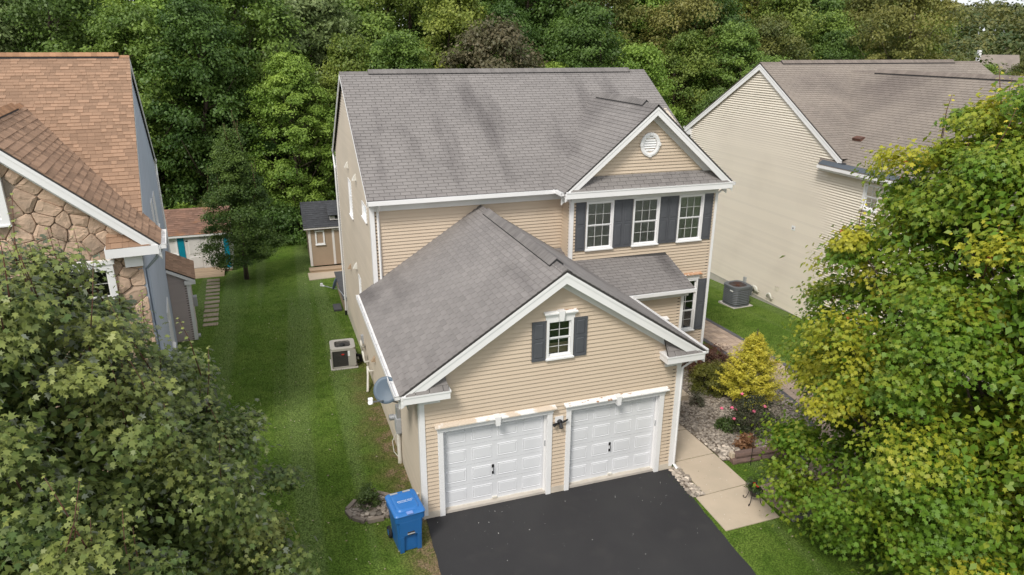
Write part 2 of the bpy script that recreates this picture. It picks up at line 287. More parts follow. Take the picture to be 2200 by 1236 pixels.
def lawnmat():
    m = bpy.data.materials.new('lawn'); m.use_nodes = True; n = m.node_tree; n.nodes.clear(); L = n.links
    o = n.nodes.new('ShaderNodeOutputMaterial'); b = n.nodes.new('ShaderNodeBsdfPrincipled'); L.new(b.outputs[0], o.inputs[0])
    b.inputs['Roughness'].default_value = 0.95; b.inputs['Specular IOR Level'].default_value = 0.1
    g = n.nodes.new('ShaderNodeNewGeometry'); pos = g.outputs['Position']
    sx = n.nodes.new('ShaderNodeSeparateXYZ'); L.new(pos, sx.inputs[0])
    def noise(sc, det=5, st=(1, 1, 1)):
        mp = n.nodes.new('ShaderNodeMapping'); mp.inputs['Scale'].default_value = st; L.new(pos, mp.inputs['Vector'])
        x = n.nodes.new('ShaderNodeTexNoise'); x.inputs['Scale'].default_value = sc; x.inputs['Detail'].default_value = det; L.new(mp.outputs[0], x.inputs['Vector']); return x.outputs['Fac']
    def rng(v, a, c, lo=0.0, hi=1.0):
        x = n.nodes.new('ShaderNodeMapRange'); x.interpolation_type = 'SMOOTHSTEP'
        for k, q in (('From Min', a), ('From Max', c), ('To Min', lo), ('To Max', hi)): x.inputs[k].default_value = q
        L.new(v, x.inputs['Value']); return x.outputs['Result']
    def mth(op, a, c=None):
        x = n.nodes.new('ShaderNodeMath'); x.operation = op
        for i, q in enumerate((a, c)):
            if q is None: continue
            if isinstance(q, (int, float)): x.inputs[i].default_value = q
            else: L.new(q, x.inputs[i])
        return x.outputs[0]
    def mixc(f, A, B):
        x = n.nodes.new('ShaderNodeMix'); x.data_type = 'RGBA'; L.new(f, x.inputs['Factor'])
        for k, q in (('A', A), ('B', B)):
            if isinstance(q, tuple): x.inputs[k].default_value = q + (1,)
            else: L.new(q, x.inputs[k])
        return x.outputs['Result']
    c = mixc(rng(noise(0.55), .35, .65), (0.086, 0.150, 0.020), (0.120, 0.182, 0.031))
    c = mixc(rng(noise(2.6, 3), .45, .72), c, (0.068, 0.122, 0.016))
    # mowing stripes run front to back
    st = noise(0.95, 1, (1.0, 0.03, 0)); c = mixc(mth('MULTIPLY', rng(st, .50, .61), 0.6), c, (0.150, 0.205, 0.065))
    # worn, dry grass close to the house and by the drive
    wob = mth('MULTIPLY', mth('SUBTRACT', noise(1.4), .5), 2.2)
    dx = mth('ADD', mth('ABSOLUTE', sx.outputs['X']), wob)
    dry = mth('MULTIPLY', rng(dx, 1.25, 0.1), rng(mth('ADD', sx.outputs['Y'], mth('MULTIPLY', wob, 2)), 13.5, 9.5))
    dry = mth('MULTIPLY', dry, rng(sx.outputs['Y'], -7, -3))
    c = mixc(mth('MULTIPLY', dry, .75), c, (0.135, 0.115, 0.045))
    bare = mth('MULTIPLY', rng(dx, .42, .08), rng(noise(3.5), .38, .6)); bare = mth('MULTIPLY', bare, rng(sx.outputs['Y'], 9, 5)); bare = mth('MULTIPLY', bare, rng(sx.outputs['Y'], -7, -3))
    c = mixc(mth('MULTIPLY', bare, .9), c, (0.22, 0.155, 0.095))
    sp = rng(noise(24, 2), .30, .70, .55, 1.45)
    vm = n.nodes.new('ShaderNodeVectorMath'); vm.operation = 'SCALE'; L.new(c, vm.inputs[0]); L.new(sp, vm.inputs['Scale'])
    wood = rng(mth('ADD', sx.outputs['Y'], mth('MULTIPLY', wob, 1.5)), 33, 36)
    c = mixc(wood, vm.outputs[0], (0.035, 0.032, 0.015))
    L.new(c, b.inputs['Base Color'])
    bn = n.nodes.new('ShaderNodeBump'); bn.inputs['Strength'].default_value = .8; bn.inputs['Distance'].default_value = .05
    L.new(noise(40, 2), bn.inputs['Height']); L.new(bn.outputs[0], b.inputs['Normal'])
    return m
M['lawn'] = lawnmat()

# ------------------------------------------------------------------ ground
def gz(y): return 0.0 if y <= 0 else (-0.0572 * y if y < 48 else -2.7456)
def hill(x, y):
    d = math.hypot(x - CAM.x, y - CAM.y); t = max(0.0, min(1.0, (d - 130) / 240)); return 17 * t * t * (3 - 2 * t)
xs = sorted(set([-900, -500, -300, -200, -120, -80, -50] + list(range(-40, 41, 4)) + [50, 65, 80, 100, 120, 150, 180, 220, 260, 300, 350, 420, 500, 700, 1000]))
ys = sorted(set([-60, -30, -20, -14, -10, -6, -3, 0, 3, 6, 10, 15, 20, 25, 30, 36, 42, 48, 55, 65, 80, 100, 120, 150, 180, 220, 260, 300, 360, 430, 520, 700, 1000]))
gm = MB(); gv = [(x, y, gz(y) + hill(x, y)) for y in ys for x in xs]; nx = len(xs)
gm.add(gv, [(j * nx + i, j * nx + i + 1, (j + 1) * nx + i + 1, (j + 1) * nx + i) for j in range(len(ys) - 1) for i in range(nx - 1)])
ground = tag(gm.build('ground', M['lawn']), kind='structure')

def sheet(name, pts, m, dz, th=0.0, kind='structure', parent=None):
    mb = MB(); P = [(x, y, gz(y) + dz) for x, y in pts]
    mb.prism([(x, y, z - th) for x, y, z in P], (0, 0, th))
    o = mb.build(name, m, parent)
    if parent is None: tag(o, kind=kind)
    return o
# driveway with ragged edges
def ragged(p, q, n, amp):
    out = []
    for i in range(n):
        t = i / n; out.append((p[0] + (q[0] - p[0]) * t + random.uniform(-amp, amp), p[1] + (q[1] - p[1]) * t))
    return out
drive = [(6.60, 0.05)] + ragged((6.55, -0.3), (6.28, -4.1), 14, 0.02) + ragged((6.28, -4.1), (6.2, -14), 6, .02)
drive += [(6.2, -14), (-0.35, -14)] + ragged((-0.35, -13.5), (-0.06, -1.9), 20, 0.03) + ragged((-0.05, -1.9), (0.03, -0.1), 8, 0.02) + [(0.04, 0.05)]
sheet('driveway', drive[::-1], M['asphalt'], 0.014, 0.06)
# concrete walk: separate slabs with joints
walk = tag(link('walkway', MB().prism([(6.84, 4.0, gz(4) - .05), (6.84, -1.33, -.05), (6.54, -1.36, -.05), (6.50, -2.62, -.05), (8.0, -2.60, -.05), (8.1, -1.25, -.05), (8.27, 4.0, gz(4) - .05)], (0, 0, .03)).mesh('walkway', M['joint'])), kind='structure')
g_ = 0.008
for (pts) in ([(6.54, -1.33), (6.50, -2.64), (8.02, -2.62), (8.12, -1.27)],
              [(6.84, -1.31), (8.12, -1.25), (8.13, .24), (6.85, .20)],
              [(6.85, .22), (8.13, .26), (8.18, 1.70), (6.85, 1.70)],
              [(6.85, 1.72), (8.18, 1.72), (8.28, 3.2), (6.85, 3.2)],
              [(6.85, 3.22), (8.28, 3.22), (8.28, 4.0), (6.85, 4.0)]):
    c = Vector((sum(p[0] for p in pts) / 4, sum(p[1] for p in pts) / 4))
    pp = [(c.x + (p[0] - c.x) * (1 - g_), c.y + (p[1] - c.y) * (1 - g_)) for p in pts]
    o = sheet('slab', pp, M['concrete'], 0.022, 0.06, parent=walk)

# ------------------------------------------------------------------ stones and gravel
def pebble_mesh(seed, mt, flat=0.6):
    r = random.Random(seed); mb = MB(); loops = []
    for (rr, z) in ((0.35, -.5), (0.95, -.25), (1.0, .1), (.62, .45)):
        loops.append([(rr * math.cos(a) * r.uniform(.82, 1.12), rr * math.sin(a) * r.uniform(.72, 1.05), z * flat + r.uniform(-.06, .06)) for a in [k * 2 * math.pi / 7 + r.uniform(-.15, .15) for k in range(7)]])
    mb.loft(loops, tone=r.random())
    return mb
ROCKS = [pebble_mesh(i, None).mesh('stone', M['rock'], True) for i in range(8)]
GRAV = [pebble_mesh(i + 20, None).mesh('stone', M['gravel'], False) for i in range(8)]
def inside(p, poly):
    c = False; n = len(poly)
    for i in range(n):
        a, b = poly[i], poly[(i + 1) % n]
        if (a[1] > p[1]) != (b[1] > p[1]) and p[0] < (b[0] - a[0]) * (p[1] - a[1]) / (b[1] - a[1]) + a[0]: c = not c
    return c
def scatter(poly, n, exclude=None):
    x0 = min(p[0] for p in poly); x1 = max(p[0] for p in poly); y0 = min(p[1] for p in poly); y1 = max(p[1] for p in poly); out = []
    while len(out) < n:
        p = (random.uniform(x0, x1), random.uniform(y0, y1))
        if inside(p, poly): out.append(p)
    return out
def stuff_stones(name, pts, meshes, smin, smax, dz, parent, mt):
    mb = MB()
    for (x, y) in pts:
        me = random.choice(meshes); s = random.uniform(smin, smax); a = random.uniform(0, 6.28); ca, sa = math.cos(a), math.sin(a)
        tl = random.uniform(-.5, .5)
        vs = []
        for v in me.vertices:
            q = v.co * s; zq = q.z + q.x * tl; vs.append((x + q.x * ca - q.y * sa, y + q.x * sa + q.y * ca, gz(y) + dz + zq + s * .25))
        mb.add(vs, [tuple(p.vertices) for p in me.polygons], random.random())
    o = mb.build(name, mt, parent); o['kind'] = 'stuff'; return o
def stone_objs(pts, meshes, smin, smax, dz, parent):
    for (x, y) in pts:
        s = random.uniform(smin, smax)
        link('stone', random.choice(meshes), parent, Matrix.Translation((x, y, gz(y) + dz + s * .25)) @ Matrix.Rotation(random.uniform(0, 6.28), 4, 'Z') @ Matrix.Rotation(random.uniform(-.5, .5), 4, 'X') @ Matrix.Diagonal((s, s, s, 1)))
# garden bed on the right of the house
bed = [(8.20, 4.0), (8.16, .3), (8.14, -.15), (8.6, -.25), (9.6, -.35), (10.6, -.2), (11.6, .5), (12.2, 1.6), (12.45, 3.0), (12.5, 5.0), (12.4, 7.2), (11.3, 7.2), (11.3, 5.5), (9.3, 5.5), (9.3, 4.0)]
bedo = sheet('garden_bed', bed, M['soil'], 0.03, 0.05)
gp = scatter(bed, 8500); gp.sort(key=lambda p: (Vector((p[0], p[1], 0)) - CAM).length)
vis = [p for p in gp if p[0] < 9.8]
big = vis[:240]; bs = set(big)
stone_objs(big, GRAV, .035, .062, .03, bedo)
stuff_stones('gravel', [p for p in gp if p not in bs], GRAV, .022, .05, .03, bedo, M['gravel'])
strip = [(6.56, .0), (6.83, .0), (6.83, -1.30), (6.48, -1.30), (6.50, -.6)]
st = sheet('gravel_strip', strip, M['soil'], 0.012, 0.03)
stone_objs(scatter(strip, 55), GRAV, .04, .075, .012, st)
stuff_stones('gravel', scatter(strip, 160), GRAV, .025, .045, .012, st, M['gravel'])
# small rock ring by the drive
ring = [(-1.66, .92), (-1.56, .60), (-1.30, .36), (-.88, .36), (-.55, .70), (-.60, 1.10), (-.95, 1.36), (-1.40, 1.24)]
rb = sheet('rock_bed', ring, M['soil'], 0.02, 0.03)
rp = scatter(ring, 150)
stone_objs(rp[:95], ROCKS, .035, .07, .02, rb)
stuff_stones('gravel', rp[95:] + scatter(ring, 220), ROCKS, .018, .035, .015, rb, M['rock'])
for (x, y, s) in ((-1.12, .55, .10), (-.98, .50, .085), (-1.05, .68, .075), (-.86, .62, .07), (-1.4, .80, .085)):
    link('stone', ROCKS[0], rb, Matrix.Translation((x, y, gz(y) + .06)) @ Matrix.Diagonal((s, s, s, 1)))
ew = ['front left', 'front', 'front right corner', 'right', 'back right', 'back', 'back left', 'left']
for i in range(8):
    a, b = Vector(ring[i]), Vector(ring[(i + 1) % 8]); d = (b - a); L_ = d.length; d.normalize(); nrm = Vector((-d.y, d.x))
    mb = MB(); P = a + d * .015; Q = b - d * .015
    z0 = gz(a.y) - .03
    mb.prism([(P.x - nrm.x * .0, P.y - nrm.y * .0, z0), (Q.x, Q.y, z0), (Q.x - nrm.x * .10, Q.y - nrm.y * .10, z0), (P.x - nrm.x * .10, P.y - nrm.y * .10, z0)], (0, 0, .12 + random.uniform(0, .02)))
    mb.build('edging_block', M['block_grey'], rb, bevel=.012)

# ------------------------------------------------------------------ paver path curving round the bed
ctr = [(8.15, -2.05), (9.4, -1.9), (10.9, -1.2), (12.1, -.1), (12.9, 1.4), (13.25, 3.2), (13.45, 5.2), (13.6, 7.5), (13.7, 10.5), (13.7, 13.5)]
def smooth_path(c, n):
    P = [Vector((a, b, 0)) for a, b in c]; out = []
    for i in range(len(P) - 1):
        p0, p1, p2, p3 = P[max(i - 1, 0)], P[i], P[i + 1], P[min(i + 2, len(P) - 1)]
        for k in range(n):
            t = k / n; out.append(0.5 * ((2 * p1) + (-p0 + p2) * t + (2 * p0 - 5 * p1 + 4 * p2 - p3) * t * t + (-p0 + 3 * p1 - 3 * p2 + p3) * t ** 3))
    out.append(P[-1]); return out
cp = smooth_path(ctr, 12)
# resample by arc length
def resample(P, step):
    out = [P[0]]; acc = 0
    for i in range(1, len(P)):
        a, b = P[i - 1], P[i]; L_ = (b - a).length; t = step - acc
        while t <= L_: out.append(a + (b - a) * (t / L_)); t += step
        acc = (acc + L_) % step
    return out
cp = resample(cp, .205)
def perp(i):
    d = (cp[min(i + 1, len(cp) - 1)] - cp[max(i - 1, 0)]).normalized(); return Vector((d.y, -d.x, 0))
mbp = MB(); HW = .62
LL = [cp[i] - perp(i) * (HW + .2) for i in range(len(cp))]; RR = [cp[i] + perp(i) * (HW + .2) for i in range(len(cp))]
vs = [(p.x, p.y, gz(p.y) + .006) for p in LL] + [(p.x, p.y, gz(p.y) + .006) for p in RR]; n = len(cp)
mbp.add(vs, [(i, i + 1, n + i + 1, n + i) for i in range(n - 1)])
path = tag(mbp.build('paver_path', M['joint']), kind='structure')
pav = []; 
for i in range(len(cp) - 1):
    rows = [(-HW - .2, -HW - .005, 1), (HW + .005, HW + .2, 1)]
    w = 2 * HW / 5; rows += [(-HW + k * w, -HW + (k + 1) * w, 0) for k in range(5)]
    for (o0, o1, dark) in rows:
        half = (i % 2) * 0
        q = []
        for (ii, oo) in ((i, o0), (i + 1, o0), (i + 1, o1), (i, o1)):
            p = cp[ii] + perp(ii) * oo; q.append(p)
        c = sum(q, Vector()) / 4; q = [c + (p - c) * .955 for p in q]
        pav.append((dark, q, c))
pav.sort(key=lambda t: (t[2] - CAM).length)
rest = MB(); restd = MB(); cnt = 0
for dark, q, c in pav:
    tgt = MB() if cnt < 280 else (restd if dark else rest)
    tgt.prism([(p.x, p.y, gz(p.y) + .004) for p in q], (0, 0, .022 + random.uniform(0, .004)), random.random())
    if cnt < 280: tgt.build('paver', M['paver_dark' if dark else 'paver'], path)
    cnt += 1
if rest.v: rest.build('pavers', M['paver'], path)['kind'] = 'stuff'
if restd.v: restd.build('border_pavers', M['paver_dark'], path)['kind'] = 'stuff'

# ------------------------------------------------------------------ roofs, siding, windows
def clip_poly(poly, clipper):
    out = poly
    n = len(clipper)
    for i in range(n):
        a, b = clipper[i], clipper[(i + 1) % n]; inp = out; out = []
        if not inp: break
        def side(p): return (b[0] - a[0]) * (p[1] - a[1]) - (b[1] - a[1]) * (p[0] - a[0])
        for k in range(len(inp)):
            p, q = inp[k - 1], inp[k]; sp, sq = side(p), side(q)
            if sq >= 0:
                if sp < 0: t = sp / (sp - sq); out.append((p[0] + (q[0] - p[0]) * t, p[1] + (q[1] - p[1]) * t))
                out.append(q)
            elif sp >= 0: t = sp / (sp - sq); out.append((p[0] + (q[0] - p[0]) * t, p[1] + (q[1] - p[1]) * t))
    return out

class Roofs:                                # collects the tabs of all slopes of one house
    def __init__(s, house, m, style='tab', quota=290, mats=None): s.h = house; s.m = m; s.style = style; s.q = quota; s.pl = []; s.full = []; s.cache = {}
    def plane(s, name, P0, e, sl, L, Sx, poly=None, exp=.142, tab=.305, deck=.05, individual=True, deckmat=None):
        P0 = Vector(P0); e = Vector(e).normalized(); sl = Vector(sl).normalized(); nn = e.cross(sl)
        if nn.z < 0: nn = -nn
        poly = poly or [(0, 0), (L, 0), (L, Sx), (0, Sx)]
        to = lambda a, b, c: P0 + e * a + sl * b + nn * c
        db = MB(); db.prism([to(a, b, -deck) for a, b in poly], nn * deck)
        d = db.build(name, deckmat or M['deck'], s.h)
        rest = MB(); row = 0; b0 = -.02
        TH = .017; LEN = exp + .05
        while b0 < Sx:
            a = (-tab * .5 if row % 2 else 0.0) - .4 + random.uniform(-.03, .03)
            while a < L:
                w = tab if s.style == 'tab' else random.choice((.14, .18, .24, .30))
                gap = .013 if s.style == 'tab' else .004
                rect = [(a + gap * .5, b0), (a + w - gap * .5, b0), (a + w - gap * .5, b0 + LEN), (a + gap * .5, b0 + LEN)]
                a_ = a; a += w
                th = TH if s.style == 'tab' else random.choice((.010, .020))
                tone = random.random() if s.style == 'tab' else (random.uniform(.45, .95) if th > .015 else random.uniform(.02, .45))
                if random.random() < .02 and s.style == 'tab': tone = -.3
                pc = clip_poly(rect, [(p[0], p[1] - (.02 if p[1] <= 0 else 0)) for p in poly])
                if len(pc) < 3: continue
                full = len(pc) == 4 and max(abs(pc[i][0] - rect[i][0]) + abs(pc[i][1] - rect[i][1]) for i in range(4)) < 1e-6
                if full and individual:
                    s.full.append((to(a_ + w / 2, b0 + exp / 2, 0), d, (P0 + e * a_ + sl * b0, e, sl, nn), w, th, tone, rest, to, rect, pc, exp, gap, LEN))
                else:
                    s.emit(rest, to, pc, b0, LEN, th, tone)
            b0 += exp; row += 1
        s.pl.append((d, rest)); return d
    @staticmethod
    def emit(mb, to, pc, b0, LEN, th, tone):
        n = len(pc); top = [to(a, b, .003 + th * (1 - (b - b0) / LEN)) for a, b in pc]; bot = [to(a, b, -.002) for a, b in pc]
        mb.add(top + bot, [tuple(range(n))] + [(n + i, n + (i + 1) % n, (i + 1) % n, i) for i in range(n)], tone)
    def finish(s, origin=None):
        mw = s.h.matrix_world if origin is None else origin
        s.full.sort(key=lambda t: (mw @ t[0] - CAM).length)
        for k, (c, d, (P, e, sl, nn), w, th, tone, rest, to, rect, pc, exp, gap, LEN) in enumerate(s.full):
            if k < s.q:
                key = (round(w, 3), round(th, 3), round(tone * 6))
                if key not in s.cache:
                    mb = MB(); s.emit(mb, lambda a, b, c: Vector((a, b, c)), [(gap * .5, 0), (w - gap * .5, 0), (w - gap * .5, LEN), (gap * .5, LEN)], 0, LEN, th, tone)
                    s.cache[key] = mb.mesh('shingle', s.m)
                mt = Matrix((( e.x, sl.x, nn.x, P.x), (e.y, sl.y, nn.y, P.y), (e.z, sl.z, nn.z, P.z), (0, 0, 0, 1)))
                link('shingle', s.cache[key], d, mt)
            else: s.emit(rest, to, pc, rect[0][1], LEN, th, tone)
        for d, rest in s.pl:
            if rest.v: rest.build('shingles', s.m, d)['kind'] = 'stuff'

def ridge_cap(parent, P, Q, n1, n2, m, w=.15, vent=None, exp=.16, name='ridge_cap'):
    """row of bent cap shingles from P to Q; n1, n2 are down-slope unit vectors either side"""
    P, Q = Vector(P), Vector(Q); d = (Q - P); L = d.length; d.normalize(); n1 = Vector(n1).normalized(); n2 = Vector(n2).normalized()
    mb = MB(); k = 0; t = 0
    while t < L:
        t1 = min(t + exp + .03, L); lift = .022
        def rng(tt, lf): c = P + d * tt; return [c + n1 * w + zz * lf, c + zz * (lf + .012), c + n2 * w + zz * lf]
        A = rng(t, lift); B = rng(t1, lift - .010); A2 = [p - zz * .025 for p in A]; 
        mb.add(A + B + A2, [(0, 1, 4, 3), (1, 2, 5, 4), (6, 7, 1, 0), (7, 8, 2, 1)], random.random()); t += exp
    o = mb.build(name, m, parent)
    if vent:
        a, b, hh, ww = vent; vb = MB(); A, B = P + d * a, P + d * b
        vb.add([A + n1 * ww + zz * .0, A + n1 * ww + zz * hh, A + zz * (hh + .02), A + n2 * ww + zz * hh, A + n2 * ww, B + n1 * ww + zz * .0, B + n1 * ww + zz * hh, B + zz * (hh + .02), B + n2 * ww + zz * hh, B + n2 * ww],
               [(0, 1, 6, 5), (4, 9, 8, 3), (0, 4, 3, 2, 1), (5, 6, 7, 8, 9), (1, 2, 7, 6), (2, 3, 8, 7)])
        vo = vb.build('ridge_vent', M['vent'], parent)
        cb = MB(); t = 0; LV = b - a; n1w = n1 * (ww + .012); n2w = n2 * (ww + .012)
        while t < LV:
            t1 = min(t + exp + .02, LV); c0, c1 = A + d * t, A + d * t1
            X = [c0 + n1w + zz * (hh + .012), c0 + zz * (hh + .042), c0 + n2w + zz * (hh + .012), c1 + n1w + zz * (hh + .004), c1 + zz * (hh + .034), c1 + n2w + zz * (hh + .004)]
            Y = [X[0] - zz * .015, X[1] - zz * .015, X[2] - zz * .015, X[3] - zz * .008, X[5] - zz * .008]
            cb.add(X + Y, [(0, 1, 4, 3), (1, 2, 5, 4), (6, 7, 1, 0), (7, 8, 2, 1), (6, 0, 3, 9), (2, 8, 10, 5)], random.random()); t += exp
        cb.build('vent_cap', m, vo)
    return o

def span(poly, z):
    xs_ = []
    n = len(poly)
    for i in range(n):
        (a, za), (b, zb) = poly[i], poly[(i + 1) % n]
        if abs(za - zb) < 1e-9:
            if abs(z - za) < 1e-6: xs_ += [a, b]
            continue
        t = (z - za) / (zb - za)
        if -1e-6 <= t <= 1 + 1e-6: xs_.append(a + (b - a) * t)
    return (min(xs_), max(xs_)) if len(xs_) >= 2 else None

def siding(parent, F, poly, m, holes=(), individual=True, e=.102, name='siding_board', z0=None, out=.020, top=.011, core=True, vent=None):
    zlo = min(p[1] for p in poly); zhi = max(p[1] for p in poly)
    if core:
        cb = MB(); cb.prism([F.p(a, z, -.20) for a, z in poly], F.n * .08); cw = cb.build('wall', M['core'], parent)
    else: cw = parent
    z = zlo if z0 is None else z0; joined = MB()
    while z < zhi - .01:
        z1 = min(z + e, zhi - .002); s0 = span(poly, z + 1e-4); s1 = span(poly, z1 - 1e-4)
        if s0 is None or s1 is None: z += e; continue
        cuts = []
        for (a0, a1, h0, h1) in holes:
            if z1 - .25 * e > h0 and z + .25 * e < h1: cuts.append((a0, a1))
        segs = [(s0[0], s0[1], s1[0], s1[1])]
        for (c0, c1) in cuts:
            ns = []
            for (b0, b1, t0, t1) in segs:
                if c1 <= b0 or c0 >= b1: ns.append((b0, b1, t0, t1)); continue
                if c0 > b0 + .01: ns.append((b0, c0, t0, max(c0, t0)))
                if c1 < b1 - .01: ns.append((c1, b1, min(c1, t1), t1))
            segs = ns
        for (b0, b1, t0, t1) in segs:
            tone = random.random(); mb = MB() if individual else joined
            mb.hexa([F.p(b0, z, out), F.p(b1, z, out), F.p(b1, z, -.12), F.p(b0, z, -.12), F.p(t0, z1 + .003, -top), F.p(t1, z1 + .003, -top), F.p(t1, z1 + .003, -.12), F.p(t0, z1 + .003, -.12)], tone)
            if individual: mb.build(name, m, cw)
        z += e
    if not individual: joined.build('siding', m, cw)
    return cw

def window(parent, F, x0, x1, z0, z1, cols=3, rows=2, casing=.055, blind=False, sill=True, panes=True, mt='white', split=True, dep=.045):
    """double-hung window: casing frame > panes, muntins, sash rails, blind"""
    mb = MB(); c = casing
    mb.fbox(F, x0, x0 + c, z0, z1, -.10, dep); mb.fbox(F, x1 - c, x1, z0, z1, -.10, dep)
    mb.fbox(F, x0 + c, x1 - c, z1 - c, z1, -.10, dep - .002); mb.fbox(F, x0 + c, x1 - c, z0, z0 + c, -.10, dep - .002)
    o = mb.build('window', M[mt], parent)
    if sill: MB().fbox(F, x0 - .02, x1 + .02, z0 - .025, z0 + .012, -.02, dep + .035).build('sill', M[mt], o)
    ix0, ix1, iz0, iz1 = x0 + c, x1 - c, z0 + c, z1 - c; zm = (iz0 + iz1) / 2
    sashes = [(iz0, zm, -.040), (zm, iz1, -.022)] if split else [(iz0, iz1, -.022)]
    for si, (a, b, d) in enumerate(sashes):
        sr = .03; sb = MB()
        sb.fbox(F, ix0, ix0 + sr, a, b, d - .02, d + .015); sb.fbox(F, ix1 - sr, ix1, a, b, d - .02, d + .015)
        sb.fbox(F, ix0 + sr, ix1 - sr, a, a + sr, d - .02, d + .013); sb.fbox(F, ix0 + sr, ix1 - sr, b - sr, b, d - .02, d + .013)
        sb.build('sash', M[mt], o)
        gx0, gx1, gz0, gz1 = ix0 + sr, ix1 - sr, a + sr, b - sr; mw = .0065; mm = MB()
        for k in range(1, cols): x = gx0 + (gx1 - gx0) * k / cols; mm.fbox(F, x - mw, x + mw, gz0, gz1, d - .008, d + .008)
        for k in range(1, rows): z = gz0 + (gz1 - gz0) * k / rows; mm.fbox(F, gx0, gx1, z - mw, z + mw, d - .006, d + .0065)
        if mm.v: mm.build('muntins', M['muntin'], o)
        for i in range(cols if panes else 1):
            for j in range(rows if panes else 1):
                cc, rr = (cols, rows) if panes else (1, 1)
                p0 = gx0 + (gx1 - gx0) * i / cc; p1 = gx0 + (gx1 - gx0) * (i + 1) / cc; q0 = gz0 + (gz1 - gz0) * j / rr; q1 = gz0 + (gz1 - gz0) * (j + 1) / rr
                MB().fbox(F, p0 + .001, p1 - .001, q0 + .001, q1 - .001, d - .004, d - .001).build('pane', M['glass'], o)
    MB().fbox(F, ix0, ix1, iz0, iz1, -.115, -.11).build('dark_room', M['roomdark'], o)
    if blind:
        bb = MB(); z = iz0 + .02
        while z < iz1:
            A = F.p(ix0 + .01, z, -.072); B = F.p(ix1 - .01, z, -.072); bb.beam(A, B, F.n * .010 + zz * -.027, zz * .002); z += .030
        bb.build('blind', M['blind'], o)
    return o

def shutter(parent, F, x0, x1, z0, z1, rails=(.0, .52, 1.0)):
    mb = MB(); w = .045; d0, d1 = .016, .045
    mb.fbox(F, x0, x1, z0, z1, d0, d1 - .012)
    mb.fbox(F, x0, x0 + w, z0, z1, d1 - .0121, d1); mb.fbox(F, x1 - w, x1, z0, z1, d1 - .0121, d1)
    hs = [z0 + (z1 - z0) * r for r in rails]
    for i, h in enumerate(hs):
        a = h if i == 0 else (h - w * 1.3 if i == len(hs) - 1 else h - w * .65); mb.fbox(F, x0 + w, x1 - w, a, a + w * 1.3, d1 - .0122, d1 - .001)
    o = mb.build('shutter', M['shutter'], parent)
    for i in range(len(hs) - 1):
        a = hs[i] + (w * 1.3 if i == 0 else w * .65) + .012; b = hs[i + 1] - (w * 1.3 if i == len(hs) - 2 else w * .65) - .012
        xa, xb = x0 + w + .012, x1 - w - .012; ins = .022
        lo = [F.p(xa, a, d1 - .0119), F.p(xb, a, d1 - .0119), F.p(xb, b, d1 - .0119), F.p(xa, b, d1 - .0119)]
        hi = [F.p(xa + ins, a + ins, d1 - .002), F.p(xb - ins, a + ins, d1 - .002), F.p(xb - ins, b - ins, d1 - .002), F.p(xa + ins, b - ins, d1 - .002)]
        MB().loft([lo, hi]).build('raised_panel', M['shutter'], o)
    return o

def header(parent, F, x0, x1, z0, z1, cap, keystone=True, depth=.10, capmat='chipped', ear=.06):
    """crosshead over an opening: frieze, stepped crown, cap and keystone"""
    h = z1 - z0; mb = MB()
    mb.fbox(F, x0, x1, z0, z0 + h * .5, -.01, depth * .55)
    mb.fbox(F, x0 - ear * .4, x1 + ear * .4, z0 + h * .5, z0 + h * .72, -.01, depth * .8)
    mb.fbox(F, x0 - ear * .8, x1 + ear * .8, z0 + h * .72, z1 - .03, -.01, depth * 1.15)
    o = mb.build('header', M['white'], parent)
    cb = MB(); cb.hexa([F.p(x0 - ear, z1 - .03, depth * 1.4), F.p(x1 + ear, z1 - .03, depth * 1.4), F.p(x1 + ear, z1 - .03, -.01), F.p(x0 - ear, z1 - .03, -.01),
                        F.p(x0 - ear, z1 - .005, depth * 1.4), F.p(x1 + ear, z1 - .005, depth * 1.4), F.p(x1 + ear, z1 + .035, .0), F.p(x0 - ear, z1 + .035, .0)])
    cb.build('cap', M[capmat], o)
    if keystone:
        xm = (x0 + x1) / 2; w0, w1 = h * .28, h * .42; kb = MB(); d = depth * 1.65
        kb.hexa([F.p(xm - w0, z0 - .02, d), F.p(xm + w0, z0 - .02, d), F.p(xm + w0, z0 - .02, 0), F.p(xm - w0, z0 - .02, 0), F.p(xm - w1, z1 + .04, d), F.p(xm + w1, z1 + .04, d), F.p(xm + w1, z1 + .05, 0), F.p(xm - w1, z1 + .05, 0)])
        kb.build('keystone', M['white'], o)
    return o

def gutter(parent, P, Q, outv, w=.12, h=.11, name='gutter'):
    P, Q, o_ = Vector(P), Vector(Q), Vector(outv).normalized(); mb = MB(); t = .008
    mb.beam(P, Q, o_ * t, zz * h); mb.beam(P + o_ * t, Q + o_ * t, o_ * (w - t), zz * t); mb.beam(P + o_ * (w - t), Q + o_ * (w - t), o_ * t * 1.4, zz * h * 1.02)
    d = (Q - P).normalized(); mb.beam(P, P + d * t, o_ * w, zz * h); mb.beam(Q - d * t, Q, o_ * w, zz * h)
    k = 0; L = (Q - P).length
    while k < L: A = P + d * k + zz * h * .75; mb.beam(A + o_ * t, A + o_ * w, d * .012, zz * .012); k += .75
    return mb.build(name, M['white'], parent)

def downspout(parent, pts, w=.075, d=.055, m='white'):
    mb = MB(); P = [Vector(p) for p in pts]; loops = []
    mb.tube(P, w * .55, seg=4)
    return mb.build('downspout', M[m], parent, bevel=.006)
